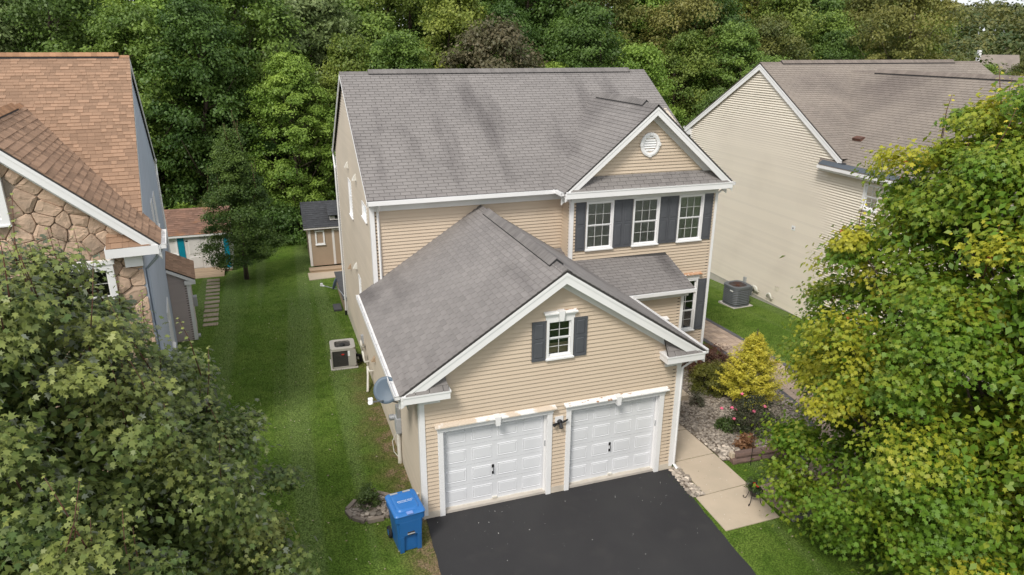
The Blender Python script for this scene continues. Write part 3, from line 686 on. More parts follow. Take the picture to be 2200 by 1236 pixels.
# ================================================================== the tan house in the middle
H = empty('house', (0, 0, 0), label='tan clapboard two-storey house with grey shingle roof and double garage, in the middle', cat='house')
GW, GD, EZ, PZ, EO, FO = 6.63, 6.37, 3.50, 5.95, .46, .34      # garage width, depth, eave z, peak z, eave overhang, front overhang
YB, BX0, LX, RZ, RY, ME = 5.67, 6.0, 11.24, 9.63, 11.32, 6.37   # bump-out face, its left edge, house width, ridge z and y, main eave z
BXC, BZ, BHW, BEZ = 8.607, 8.87, 2.947, 6.39
FG = Fr((0, 0, 0), (1, 0, 0), (0, -1, 0)); FB = Fr((0, YB, 0), (1, 0, 0), (0, -1, 0)); FM = Fr((0, GD, 0), (1, 0, 0), (0, -1, 0))
FL = Fr((0, 0, 0), (0, 1, 0), (-1, 0, 0)); FRt = Fr((LX, 0, 0), (0, 1, 0), (1, 0, 0))
gs = (PZ - EZ) / (GW / 2 + EO); ms = (RZ - ME) / (RY - GD + .32); bs_ = (BZ - BEZ) / BHW
def groof(x): return PZ - gs * abs(x - GW / 2)
# --- garage front wall
D1, D2, DZ = (.51, 3.06), (3.68, 6.10), 2.25
gt = lambda x: groof(x) - .16
gpoly = [(0.0, .19), (GW, .19), (GW, gt(GW)), (GW / 2, gt(GW / 2)), (0.0, gt(0))]
holes = [(D1[0] - .1, D1[1] + .1, 0, DZ + .06), (D2[0] - .1, D2[1] + .1, 0, DZ + .06), (3.02, 3.62, 3.75, 4.68)]
cw = empty('tmp'); bpy.data.objects.remove(cw)
core = MB()
for a0, a1, b0, b1 in ((0, D1[0] - .02, 0, DZ), (D1[1] + .02, D2[0] - .02, 0, DZ), (D2[1] + .02, GW, 0, DZ)): core.fbox(FG, a0, a1, b0, b1, -.20, -.12)
core.prism([FG.p(0, DZ, -.20), FG.p(GW, DZ, -.20), FG.p(GW, gt(GW), -.20), FG.p(GW / 2, gt(GW / 2), -.20), FG.p(0, gt(0), -.20)], FG.n * .08)
gcore = core.build('front_wall', M['core'], H)
siding(gcore, FG, gpoly, M['siding'], holes, core=False)
for a0, a1 in ((-.01, D1[0] - .13), (D1[1] + .13, D2[0] - .13), (D2[1] + .13, GW + .01)): MB().fbox(FG, a0, a1, -.25, .19, -.2, .022).build('foundation', M['foundation'], H, bevel=.006)
# --- garage doors
def garage_door(x0, x1, key):
    d = -.13; wdt = x1 - x0; mb = MB(); mb.fbox(FG, x0 - .02, x1 + .02, .08, DZ + .02, d - .05, d - .02); g = mb.build('garage_door', M['door'], H)
    sh = (DZ - .10) / 4
    for r in range(4):
        z0 = .10 + r * sh; MB().fbox(FG, x0 + .002, x1 - .002, z0 + .004, z0 + sh - .004, d - .02, d).build('section', M['door'], g)
        for c in range(4):
            pw = wdt / 4; a0, a1 = x0 + c * pw + .065, x0 + (c + 1) * pw - .065; b0, b1 = z0 + .10, z0 + sh - .09
            def lp(i, dd): return [FG.p(a0 + i, b0 + i, d + dd), FG.p(a1 - i, b0 + i, d + dd), FG.p(a1 - i, b1 - i, d + dd), FG.p(a0 + i, b1 - i, d + dd)]
            MB().loft([lp(0, -.003), lp(.012, .010), lp(.022, .010), lp(.034, .002), lp(.055, .009)]).build('panel', M['door'], g)
    xm = (x0 + x1) / 2 - .05; zh = .10 + sh * 1.55
    hb = MB(); hb.tube([FG.p(xm, zh + .09, d + .0), FG.p(xm, zh + .09, d + .05), FG.p(xm, zh, d + .06), FG.p(xm, zh - .09, d + .05), FG.p(xm, zh - .09, d)], .009, 6); hb.fbox(FG, xm - .03, xm + .03, zh + .05, zh + .13, d, d + .012); hb.fbox(FG, xm - .025, xm + .025, zh - .13, zh - .06, d, d + .012)
    hb.build('handle', M['black'], g)
    MB().fbox(FG, x0 + wdt / 2 - .07, x0 + wdt / 2 + .05, .125, .155, d, d + .04).build('lift_handle', M['pvc'], g)
    MB().fbox(FG, x0, x1, .075, .103, d - .015, d + .008).build('bottom_seal', M['pvc'], g)
    # jambs, casing
    jb = MB(); jb.fbox(FG, x0 - .025, x0, .0, DZ, -.19, .0); jb.fbox(FG, x1, x1 + .025, .0, DZ, -.19, .0); jb.fbox(FG, x0 - .025, x1 + .025, DZ, DZ + .03, -.19, -.001); jb.fbox(FG, x1 - .035, x1 - .001, .02, DZ, -.12, -.085)
    jb.build('jamb', M['white'], g)
    for a, b in ((x0 - .13, x0 - .001), (x1 + .001, x1 + .13)): MB().fbox(FG, a, b, -.04, DZ + .03, -.01, .04).build('casing', M['white'], g, bevel=.005)
    MB().fbox(FG, x0 - .02, x1 + .02, -.1, .075, -.5, -.02).build('apron', M['apron'], g)
    header(H, FG, x0 - .14, x1 + .14, DZ + .032, DZ + .20, None, capmat=key)
    sb = MB(); sb.fbox(FG, x1 + .004 - .03, x1 + .002, 1.35, 1.5, -.08, -.06); sb.build('sensor_strip', M['grey_box'], g)
    return g
garage_door(*D1, 'chipped_tan'); garage_door(*D2, 'chipped')
# --- garage gable window
window(H, FG, 2.985, 3.65, 3.72, 4.69, 2, 2, casing=.06)
cb_ = MB(); cb_.fbox(FG, 3.06, 3.575, 3.80, 4.05, -.108, -.10); cb_.build('stored_box', M['wood'], H)
shutter(H, FG, 2.63, 2.965, 3.70, 4.68); shutter(H, FG, 3.67, 3.995, 3.70, 4.68)
header(H, FG, 2.96, 3.675, 4.69, 4.87, None, capmat='chipped', depth=.08, ear=.05)
# --- corner boards of the garage
for a in ((-.014, .10), (GW - .10, GW + .014)): MB().fbox(FG, a[0], a[1], .10, 3.3, -.1, .030).build('corner_board', M['white'], H)
MB().fbox(FL, .012, .13, -.1, 3.3, -.1, .030).build('corner_board', M['white'], H)
# --- roofs
RF = Roofs(H, M['shingle'])
ys0, ys1 = -FO, GD; gl = math.hypot(GW / 2 + EO, PZ - EZ)
RF.plane('garage_roof', (-EO, ys1, EZ), (0, -1, 0), (GW / 2 + EO, 0, PZ - EZ), ys1 - ys0, gl)
RF.plane('garage_roof', (GW + EO, ys0, EZ), (0, 1, 0), (-(GW / 2 + EO), 0, PZ - EZ), ys1 - ys0, gl, individual=True)
mrl = math.hypot(RY - GD + .32, RZ - ME)
RF.plane('main_roof', (-.11, GD - .32, ME), (1, 0, 0), (0, RY - GD + .32, RZ - ME), LX + .22, mrl)
RF.plane('main_roof', (LX + .11, 2 * RY - GD + .32, ME), (-1, 0, 0), (0, -(RY - GD + .32), RZ - ME), LX + .22, mrl, individual=False)
bl = math.hypot(BHW, BZ - BEZ); by0, by1 = YB - .33, 10.08
RF.plane('gable_roof', (BXC - BHW, by1, BEZ), (0, -1, 0), (BHW, 0, BZ - BEZ), by1 - by0, bl)
RF.plane('gable_roof', (BXC + BHW, by0, BEZ), (0, 1, 0), (-BHW, 0, BZ - BEZ), by1 - by0, bl)
# porch roof between garage and bump-out
pe_y, pe_z, pt_y, pt_z, px1 = 3.80, 3.50, 6.37, 4.36, 9.42
RF.plane('porch_roof', (5.3, pe_y, pe_z), (1, 0, 0), (0, pt_y - pe_y, pt_z - pe_z), px1 - 5.3, math.hypot(pt_y - pe_y, pt_z - pe_z),
         poly=[(.25, 2.0), (1.79, 0), (px1 - 5.3, 0), (px1 - 5.3, 1.972), (.70, 1.972), (.70, 2.705), (-.0, 2.705)][0:4] + [(.72, 1.972)])
RF.plane('porch_roof', (5.2, 5.70, 4.136), (1, 0, 0), (0, .67, .224), .82, .70, individual=False)
# pent over the bump-out windows
pl_ = math.hypot(.38, .34)
RF.plane('pent_roof', (BXC - 2.80, YB - .36, 6.40), (1, 0, 0), (0, .36, .36), 5.6, .51, poly=[(0, 0), (5.6, 0), (5.6 - .62, .51), (.62, .51)], individual=False)
# small pent returns at the garage eaves
RF.plane('eave_return_roof', (-.36, -.37, 3.49), (1, 0, 0), (0, .36, .40), .96, .54, poly=[(0, 0), (.96, 0), (.90, .54), (.70, .54)], individual=False)
RF.plane('eave_return_roof', (GW - .60, -.37, 3.49), (1, 0, 0), (0, .36, .40), .96, .54, poly=[(0, 0), (.96, 0), (.26, .54), (.06, .54)], individual=False)
RF.finish(Matrix.Identity(4))
gn1, gn2 = Vector((-(GW / 2 + EO), 0, EZ - PZ)), Vector(((GW / 2 + EO), 0, EZ - PZ))
ridge_cap(H, (GW / 2, ys0, PZ), (GW / 2, GD, PZ), gn1, gn2, M['cap'], vent=(.62, 5.9, .06, .20))
mn1, mn2 = Vector((0, -(RY - GD + .32), ME - RZ)), Vector((0, RY - GD + .32, ME - RZ))
ridge_cap(H, (-.11, RY, RZ), (LX + .11, RY, RZ), mn1, mn2, M['cap'], vent=(.95, LX - .45, .06, .18))
bn1, bn2 = Vector((-BHW, 0, BEZ - BZ)), Vector((BHW, 0, BEZ - BZ))
ridge_cap(H, (BXC, by0, BZ), (BXC, by1, BZ), bn1, bn2, M['cap'], vent=(.75, 4.1, .07, .18))
# --- rakes, soffits
def rake(P, Q, dep, depth_dir, hgt=.20, soff=.3, frieze=.22):
    """P low end, Q peak (roof surface at the outer edge)"""
    P, Q, n_ = Vector(P), Vector(Q), Vector(depth_dir).normalized()
    MB().beam(P - zz * .065, Q - zz * .065, n_ * dep, zz * -hgt).build('rake_board', M['white'], H)
    MB().beam(P - zz * .058 - n_ * .012, Q - zz * .058 - n_ * .012, n_ * .03, zz * -.075).build('rake_moulding', M['white'], H)
    if soff: MB().beam(P - zz * .15 + n_ * dep, Q - zz * .15 + n_ * dep, n_ * (soff - dep), zz * -.02).build('soffit', M['soffit'], H)
    if frieze: MB().beam(P - zz * .165 + n_ * (soff - .03), Q - zz * .165 + n_ * (soff - .03), n_ * .03, zz * -frieze).build('frieze', M['soffit'], H)
for sx in (-1, 1):
    rake((GW / 2 + sx * (GW / 2 + EO), -FO, EZ), (GW / 2, -FO, PZ), .03, (0, 1, 0), .25, FO, .32)
    rake((BXC + sx * BHW, by0, BEZ), (BXC, by0, BZ), .03, (0, 1, 0), .24, .33, .28)
for (x, dd) in ((-.11, (1, 0, 0)), (LX + .11, (-1, 0, 0))):
    rake((x, GD - .32, ME), (x, RY, RZ), .02, dd, .13, 0, 0); rake((x, 2 * RY - GD + .32, ME), (x, RY, RZ), .02, dd, .13, 0, 0)
rake((px1, pe_y, pe_z), (px1, YB - .02, pe_z + (YB - .02 - pe_y) * .3346), .02, (-1, 0, 0), .10, 0, 0)
# eave returns (boxed ends) and friezes
for s in (0, 1):
    f = (lambda x: x) if s == 0 else (lambda x: GW - x)
    def bx(n_, a, b, y0, y1, z0, z1, m='white'):
        p, q = sorted((f(a), f(b))); MB().box(p, q, y0, y1, z0, z1).build(n_, M[m], H)
    bx('eave_return', -.42, .62, -.385, -.0, 3.29, 3.478); bx('eave_return_moulding', -.44, .64, -.40, -.0, 3.445, 3.485)
    bx('frieze_block', -.014, .46, -.05, .0, 3.05, 3.288, 'soffit')
MB().box(BXC - BHW + .03, BXC + BHW - .03, YB - .37, YB, 6.19, 6.392).build('fascia', M['white'], H)
MB().box(BXC - BHW + .02, BXC + BHW - .02, YB - .385, YB - .3, 6.36, 6.405).build('fascia_moulding', M['white'], H)
MB().fbox(FB, BX0, LX, 5.99, 6.19, -.02, .03).build('frieze', M['soffit'], H)
# --- bump-out walls
bz0 = -.15; SH = .34
wins = [(6.515, 7.455), (8.145, 9.095), (9.79, 10.73)]; wz0, wz1 = 4.44, 5.985
tall = (9.70, 10.79, 1.18, 3.06)
bh = [(a + .02, b - .02, wz0 + .02, wz1) for a, b in wins] + [(tall[0] + .02, tall[1] - .02, tall[2] + .02, tall[3])]
siding(H, FB, [(BX0, bz0 + .09), (LX, bz0 + .09), (LX, 6.0), (BX0, 6.0)], M['siding'], bh + [(BX0, 9.35, -1, 3.75)])
siding(H, FB, [(BXC - 2.35, 6.70), (BXC + 2.35, 6.70), (BXC, BZ - .17)], M['siding'], ())
for (a, b) in wins: window(H, FB, a, b, wz0, wz1, 3, 2, blind=True)
for a in (6.165, 7.47, 7.795, 9.11, 9.445, 10.745): shutter(H, FB, a, a + .325, wz0 - .005, wz1)
window(H, FB, tall[0], tall[1], tall[2], tall[3] - .42, 3, 2, casing=.055)
window(H, FB, tall[0], tall[1], tall[3] - .42, tall[3], 3, 1, casing=.055, split=False, sill=False)
shutter(H, FB, 10.805, 11.13, 1.17, 3.04)
header(H, FB, tall[0] - .03, tall[1] + .03, 3.065, 3.27, None, keystone=False, capmat='rust')
for a in ((BX0 - .012, BX0 + .09), (LX - .085, LX + .012)): MB().fbox(FB, a[0], a[1], -.2, 6.0, -.1, .026).build('corner_board', M['white'], H)
MB().fbox(FB, BX0, LX + .01, -.6, bz0 + .09, -.2, .022).build('foundation', M['foundation'], H)
# left return of the bump-out
FBL = Fr((BX0, YB, 0), (0, 1, 0), (-1, 0, 0)); siding(H, FBL, [(.0, 4.0), (.70, 4.0), (.70, 6.15), (.0, 6.15)], M['siding'])
MB().fbox(FBL, 0, .08, 4.0, 6.1, -.1, .024).build('corner_board', M['white'], H)
MB().fbox(FBL, .08, .70, 5.99, 6.2, -.02, .03).build('frieze', M['soffit'], H)
# round gable vent
vb = MB(); seg = 24; vx, vz = 8.585, 7.66
def ringp(r, d): return [FB.p(vx + r * .98 * math.sin(2 * math.pi * k / seg), vz + r * 1.06 * math.cos(2 * math.pi * k / seg), d) for k in range(seg)]
vb.loft([ringp(.35, .01), ringp(.35, .05), ringp(.30, .065), ringp(.235, .05), ringp(.235, .02)], cap=False); vb.loft([ringp(.235, .012), ringp(.2, .013)], cap=True)
rv = vb.build('round_vent', M['white'], H)
for k in range(6):
    z = vz - .19 + k * .075; hw = .92 * math.sqrt(max(.0, .23 ** 2 - ((z + .02 - vz) / 1.06) ** 2)); A, B = FB.p(vx - hw, z, .035), FB.p(vx + hw, z, .035)
    MB().beam(A, B, FB.n * -.025 + zz * .045, FB.n * .006 + zz * .004).build('louvre', M['white'], rv)
for (dx_, dz_) in ((0, .325), (0, -.335), (.31, 0), (-.31, 0)): MB().fbox(FB, vx + dx_ - .045, vx + dx_ + .045, vz + dz_ - .045, vz + dz_ + .045, .02, .078).build('key_block', M['white'], rv)
# --- main front wall
siding(H, FM, [(0, 3.3), (BX0, 3.3), (BX0, 6.0), (0, 6.0)], M['siding'])
MB().fbox(FM, 0, BX0, 5.98, 6.215, -.02, .035).build('frieze', M['soffit'], H)
MB().box(-.10, BX0 - .3, GD - .30, GD, 6.20, 6.225).build('soffit', M['soffit'], H)
MB().box(-.10, BX0 - .3, GD - .32, GD - .295, 6.205, 6.33).build('fascia', M['white'], H)
MB().fbox(FM, -.012, .085, 3.6, 6.0, -.1, .026).build('corner_board', M['white'], H)
gutter(H, (-.10, GD - .32, 6.235), (BXC - BHW + .02, GD - .32, 6.255), (0, -1, 0), .12, .11)
downspout(H, [(.20, GD - .40, 6.24), (.20, GD - .30, 6.10), (.20, GD - .06, 5.95), (.20, GD - .06, 3.78), (.18, GD - .12, 3.70)])
gutter(H, (-EO, -.30, 3.385), (-EO, GD - .02, 3.385), (-1, 0, 0), .12, .11)
gutter(H, (GW + EO, -.30, 3.385), (GW + EO, 3.75, 3.385), (1, 0, 0), .12, .11)
for x in (-EO, GW + EO): 
    s = 1 if x < 0 else -1; MB().box(min(x, x + s * .02), max(x, x + s * .02), -.31, GD if s > 0 else 3.8, 3.30, 3.47).build('fascia', M['white'], H); MB().box(min(x, x + s * EO), max(x, x + s * EO), -.30, GD if s > 0 else 3.8, 3.285, 3.30).build('soffit', M['soffit'], H)
downspout(H, [(GW + EO + .05, -.12, 3.40), (GW + EO - .05, -.10, 3.2), (GW + .06, -.02, 2.95), (GW + .06, -.02, .15), (GW + .10, -.15, .06)])
gutter(H, (BXC - BHW, by0 + .05, 6.27), (BXC - BHW, GD - .30, 6.27), (-1, 0, 0), .11, .10)
gutter(H, (BXC + BHW, by0 + .02, 6.27), (BXC + BHW, GD, 6.27), (1, 0, 0), .11, .10)
downspout(H, [(BXC + BHW + .05, by0 + .35, 6.26), (BXC + BHW - .1, by0 + .35, 6.1), (LX + .05, YB + .12, 5.9), (LX + .05, YB + .12, -.2)])
gutter(H, (7.15, pe_y, pe_z - .105), (px1 + .02, pe_y, pe_z - .105), (0, -1, 0), .11, .10)
# --- entrance bay under the porch roof
FE = Fr((0, 4.05, 0), (1, 0, 0), (0, -1, 0)); EX1 = 9.22
siding(H, FE, [(GW, .05), (EX1, .05), (EX1, 3.2), (GW, 3.2)], M['siding'], [(7.35, 8.55, 0, 2.5)])
MB().fbox(FE, GW, EX1 + .15, 3.17, 3.42, -.02, .04).build('frieze', M['soffit'], H)
MB().box(GW + .4, px1, pe_y + .01, 4.05, 3.40, 3.425).build('soffit', M['soffit'], H)
MB().box(GW + .45, px1, pe_y - .002, pe_y + .02, 3.395, 3.475).build('fascia', M['white'], H)
MB().fbox(FE, EX1 - .085, EX1 + .012, -.2, 3.2, -.1, .026).build('corner_board', M['white'], H)
FER = Fr((EX1, 4.05, 0), (0, 1, 0), (1, 0, 0)); siding(H, FER, [(0, .05), (1.62, .05), (1.62, 3.45), (0, 3.2)], M['siding'])
MB().fbox(FER, 0, .085, -.2, 3.2, -.1, .024).build('corner_board', M['white'], H)
dr = MB().fbox(FE, 7.47, 8.43, .05, 2.12, -.09, -.04).build('front_door', M['shutter'], H)
for i in range(2):
    for j in range(3): MB().fbox(FE, 7.56 + i * .42, 7.9 + i * .42, .2 + j * .63, .72 + j * .63, -.04, -.025).build('panel', M['shutter'], dr)
MB().lathe([(.0, 0), (.028, .005), (.03, .04), (.0, .06)], (8.33, 4.06, 1.05), 10, axis='Y').build('handle', M['steel'], dr)
for a, b in ((7.32, 7.47), (8.43, 8.58)): MB().fbox(FE, a, b, -.05, 2.30, -.06, .05).build('door_pilaster', M['white'], H)
header(H, FE, 7.30, 8.62, 2.13, 2.52, None, keystone=False, capmat='white', depth=.12)
MB().box(6.9, 9.3, 3.35, 4.05, -.35, .03).build('door_step', M['concrete'], H)
siding(H, Fr((GW, 0, 0), (0, 1, 0), (1, 0, 0)), [(0, .19), (4.1, .19), (4.1, 3.3), (0, 3.3)], M['siding_skylit'], individual=False)
MB().box(GW - .2, GW + .02, 0.01, 4.1, -.5, .19).build('foundation', M['foundation'], H)
# --- left side wall (garage part, main part) and rear, right
gp1 = [(0.02, .09), (GD, .09), (GD, 3.42), (0.02, 3.42)]
siding(H, FL, gp1, M['siding_skylit'], individual=False)
fz = ME + .32 * ms - .12
hl = [(11.0, 11.85, 4.72, 5.98), (7.15, 8.1, 5.50, 5.92), (9.95, 10.55, 2.0, 2.75)]
siding(H, FL, [(GD, -.24), (16.27, -.24), (16.27, fz), (RY, RZ - .10), (GD, fz)], M['siding_skylit'], hl, individual=False)
for (a, b, c, d) in hl: window(H, FL, a - .03, b + .03, c - .03, d + .03, 1, 1, casing=.05, panes=False, split=(d - c) > .7, dep=.03)
MB().fbox(FL, GD - .06, GD + .09, 3.3, 6.1, -.1, .026).build('corner_board', M['white'], H)
MB().fbox(FL, 16.18, 16.285, -.9, 6.1, -.1, .026).build('corner_board', M['white'], H)
MB().fbox(FL, .0, GD, -.8, .09, -.2, .012).build('foundation', M['foundation'], H)
MB().fbox(FL, GD, 16.28, -1.4, -.24, -.2, .012).build('foundation', M['foundation'], H)
siding(H, FRt, [(YB, -.06), (16.27, -.06), (16.27, fz), (RY, RZ - .10), (YB, fz - .1)], M['siding_skylit'], individual=False)
MB().fbox(FRt, YB, 16.28, -1.4, -.06, -.2, .012).build('foundation', M['foundation'], H)
MB().fbox(FRt, YB, YB + .09, -.3, 6.1, -.1, .024).build('corner_board', M['white'], H)
siding(H, Fr((0, 16.28, 0), (1, 0, 0), (0, 1, 0)), [(0, -.24), (LX, -.24), (LX, 6.2), (0, 6.2)], M['siding_skylit'], individual=False)
MB().box(.0, LX, 16.1, 16.26, -1.4, -.24).build('foundation', M['foundation'], H)
gutter(H, (-.12, 2 * RY - GD + .32, 6.255), (LX + .1, 2 * RY - GD + .32, 6.255), (0, 1, 0), .12, .11)
downspout(H, [(-.06, 16.66, 6.25), (-.07, 16.62, 6.1), (-.08, 16.22, 5.65), (-.08, 16.22, -.75)])
MB().tube([(-.09, 16.22, -.7), (-.10, 16.22, -.95), (-.25, 16.2, -1.02)], .05, 8).build('downspout_boot', M['black'], H)
def hood_vent(y, z, m='pvc', s=.11):
    mb = MB(); mb.fbox(FL, y - s, y + s, z - s, z + s, .01, .03); mb.hexa([FL.p(y - s * .8, z - s * .8, .15), FL.p(y + s * .8, z - s * .8, .15), FL.p(y + s * .8, z - s * .8, .03), FL.p(y - s * .8, z - s * .8, .03), FL.p(y - s * .7, z + s * .7, .06), FL.p(y + s * .7, z + s * .7, .06), FL.p(y + s * .7, z + s * .8, .03), FL.p(y - s * .7, z + s * .8, .03)])
    mb.build('dryer_vent', M[m], H)
hood_vent(11.6, 6.5); hood_vent(9.35, 6.45); hood_vent(13.2, 2.25, 'wood', .10); hood_vent(11.0, 2.95); hood_vent(7.4, .85, 'wood', .09)
# --- flood light between the doors
fl = MB(); fl.fbox(FG, 3.26, 3.47, 1.95, 2.16, .012, .03); flo = fl.build('flood_light', M['white'], H)
c = FG.p(3.365, 2.03, .09); MB().lathe([(.0, 0), (.06, .01), (.065, .05), (.03, .08)], FG.p(3.365, 2.03, .03), 12, axis='Y').build('light_base', M['black'], flo)
MB().tube([FG.p(3.365, 2.03, .08), FG.p(3.38, 1.94, .12), FG.p(3.37, 1.90, .16)], [.03, .045, .05], 10).build('lamp_head', M['darkgrey'], flo)
MB().tube([FG.p(3.365, 2.0, .08), FG.p(3.24, 2.02, .12), FG.p(3.18, 2.0, .14)], [.02, .03, .05], 8).build('lamp_head', M['black'], flo)
MB().tube([FG.p(3.365, 2.0, .08), FG.p(3.48, 2.04, .10), FG.p(3.545, 2.10, .13)], [.02, .025, .022], 8).build('lamp_head', M['black'], flo)
# ================================================================== cream house on the right
M['flash'] = mat('eave_flashing', (0.075, 0.088, 0.105), (0.065, 0.077, 0.092), rough=0.6, scale=3)
H2 = empty('house', (18.3, 0, 0), label='cream clapboard house with brown-grey roof behind the green and yellow tree', cat='house')
F2 = Fr((0, 0, 0), (0, 1, 0), (-1, 0, 0))
s2 = (9.81 - 6.52) / 5.44
def z2(y): return 9.81 - s2 * abs(y - 13.33)
siding(H2, F2, [(8.25, -.50), (18.4, -.50), (18.4, z2(18.4) - .14), (13.33, 9.64), (8.25, z2(8.25) - .14)], M['siding_cream'], individual=False, out=.045, top=.03)
siding(H2, F2, [(.4, -.50), (8.25, -.50), (8.25, 5.98), (.4, 5.98)], M['siding_cream'], [(5.84, 6.52, 4.80, 5.72)], individual=False, out=.045, top=.03)
window(H2, F2, 5.80, 6.56, 4.78, 5.74, 2, 2, casing=.06)
MB().fbox(F2, .4, 18.4, -1.5, -.50, -.2, .015).build('foundation', M['foundation_grey'], H2)
MB().fbox(F2, 18.3, 18.42, -.5, 6.5, -.1, .025).build('corner_board', M['white'], H2)
for (o_, h_, n_, poly) in (((0, 18.4, 0), (1, 0, 0), (0, 1, 0), [(0, -.5), (12.6, -.5), (12.6, 6.3), (0, 6.3)]),
                           ((0, .4, 0), (1, 0, 0), (0, -1, 0), [(0, -.4), (8.9, -.4), (8.9, 6), (4.46, 9.2), (0, 6)]),
                           ((12.6, 0, 0), (0, 1, 0), (1, 0, 0), [(8.25, -.5), (18.4, -.5), (18.4, 6.3), (13.33, 9.6), (8.25, 6.3)]),
                           ((8.9, 8.25, 0), (1, 0, 0), (0, -1, 0), [(0, -.5), (3.7, -.5), (3.7, 6.3), (0, 6.3)]),
                           ((8.9, 0, 0), (0, 1, 0), (1, 0, 0), [(.4, -.4), (8.25, -.5), (8.25, 6), (.4, 6)])):
    siding(H2, Fr(o_, h_, n_), poly, M['siding_cream'], individual=False)
R2 = Roofs(H2, M['shingle_brown'], quota=290)
rl2 = math.hypot(5.56, 5.56 * s2)
R2.plane('main_roof', (-.12, 13.33 - 5.56, 9.81 - 5.56 * s2), (1, 0, 0), (0, 1, s2), 12.9, rl2)
R2.plane('main_roof', (12.78, 13.33 + 5.56, 9.81 - 5.56 * s2), (-1, 0, 0), (0, -1, s2), 12.9, rl2, individual=False)
wl = math.hypot(4.76, 3.37)
R2.plane('wing_roof', (-.3, 12.76, 6.1), (0, -1, 0), (4.76, 0, 3.37), 12.66, wl, poly=[(4.0, 0), (12.66, 0), (12.66, wl), (0, wl)])
R2.plane('wing_roof', (9.22, .1, 6.1), (0, 1, 0), (-4.76, 0, 3.37), 12.66, wl, poly=[(0, 0), (8.66, 0), (12.66, wl), (0, wl)], individual=False)
R2.finish(Matrix.Translation((18.3, 0, 0)))
M['cap2'] = mat('ridge_cap_brown', (0.215, 0.18, 0.155), (0.18, 0.15, 0.13), rough=0.92, scale=3, tone=.1, bump=.5, bscale=140, spec=.2)
ridge_cap(H2, (-.12, 13.33, 9.81), (12.78, 13.33, 9.81), (0, -1, -s2), (0, 1, -s2), M['cap2'], vent=(1.1, 11.2, .07, .18))
ridge_cap(H2, (4.46, .1, 9.47), (4.46, 12.6, 9.47), (-4.76, 0, -3.37), (4.76, 0, -3.37), M['cap2'], vent=(.5, 11.2, .08, .18))
for sgn in (-1, 1):
    P = Vector((-.12, 13.33 + sgn * 5.56, 9.81 - 5.56 * s2)); Q = Vector((-.12, 13.33, 9.81))
    MB().beam(P - zz * .06, Q - zz * .06, Vector((.03, 0, 0)), zz * -.24).build('rake_board', M['white'], H2)
    MB().beam(P - zz * .055 - Vector((.012, 0, 0)), Q - zz * .055 - Vector((.012, 0, 0)), Vector((.03, 0, 0)), zz * -.07).build('rake_moulding', M['white'], H2)
gutter(H2, (-.3, .1, 5.99), (-.3, 8.70, 5.99), (-1, 0, 0), .12, .11)
MB().box(-.3, -.27, .1, 8.7, 5.9, 6.06).build('fascia', M['white'], H2); MB().box(-.3, .0, .1, 8.7, 5.885, 5.9).build('soffit', M['soffit'], H2)
sv = Vector((4.76, 0, 3.37)).normalized(); nv = Vector((-3.37, 0, 4.76)).normalized()
MB().beam(Vector((-.30, 3.9, 6.1)) + nv * .03, Vector((-.30, 8.76, 6.1)) + nv * .03, sv * .24, nv * .006).build('eave_flashing', M['flash'], H2)
MB().beam(Vector((-.12, 7.55, 6.22)) + nv * .04, Vector((-.12, 7.9, 6.22)) + nv * .04, sv * .09, nv * .012).build('loose_shingle', M['darkgrey'], H2)
vp = Vector((19.377 - 18.3, 8.30, 7.075)); rvm = MB(); e_ = Vector((0, 1, 0))
rvm.loft([[vp - e_ * .22 - sv * .13, vp + e_ * .22 - sv * .13, vp + e_ * .22 + sv * .13, vp - e_ * .22 + sv * .13], [vp - e_ * .20 - sv * .10 + nv * .13, vp + e_ * .20 - sv * .10 + nv * .13, vp + e_ * .20 + sv * .12 + nv * .07, vp - e_ * .20 + sv * .12 + nv * .07]])
rvm.build('roof_vent', M['ac_rust'], H2)
gutter(H2, (-.12, 18.89, 6.36), (12.7, 18.89, 6.36), (0, 1, 0), .12, .11)
downspout(H2, [(-.02, 18.95, 6.35), (-.03, 18.9, 6.15), (-.05, 18.3, 5.7), (-.05, 18.3, -1.0)])
MB().box(-.09, .0, 18.4, 18.85, 6.1, 6.42).build('eave_box', M['white'], H2)
MB().fbox(F2, 9.84, 10.04, 3.08, 3.28, .01, .05).build('wall_outlet', M['paper'], H2); MB().fbox(F2, 9.91, 9.97, 3.14, 3.2, .05, .06).build('outlet_cover', M['black'], H2)
MB().fbox(F2, 10.35, 10.55, .17, .37, .01, .06).build('wall_vent', M['siding_cream'], H2)
MB().fbox(F2, 12.58, 12.74, -.22, .10, .01, .10).build('power_disconnect', M['grey_box'], H2)
for y in (11.6, 10.62):
    for dy in ((0, .13) if y > 11 else (0,)):
        MB().tube([F2.p(y + dy, -.28, .0), F2.p(y + dy, -.28, .12), F2.p(y + dy, -.18, .16), F2.p(y + dy + .05, -.08, .16), F2.p(y + dy + .15, -.06, .16), F2.p(y + dy + .24, -.12, .16), F2.p(y + dy + .26, -.24, .16)], .042, 10).build('vent_pipe', M['pvc'], H2, smooth=True)
MB().tube([F2.p(12.6, -.2, .06), F2.p(12.3, -.33, .10), F2.p(11.9, -.30, .08)], .018, 6).build('power_cable', M['black'], H2)
MB().tube([F2.p(11.75, -.22, .12), F2.p(11.95, -.35, .3), F2.p(12.05, -.75, .38)], .022, 6).build('refrigerant_line', M['black'], H2)

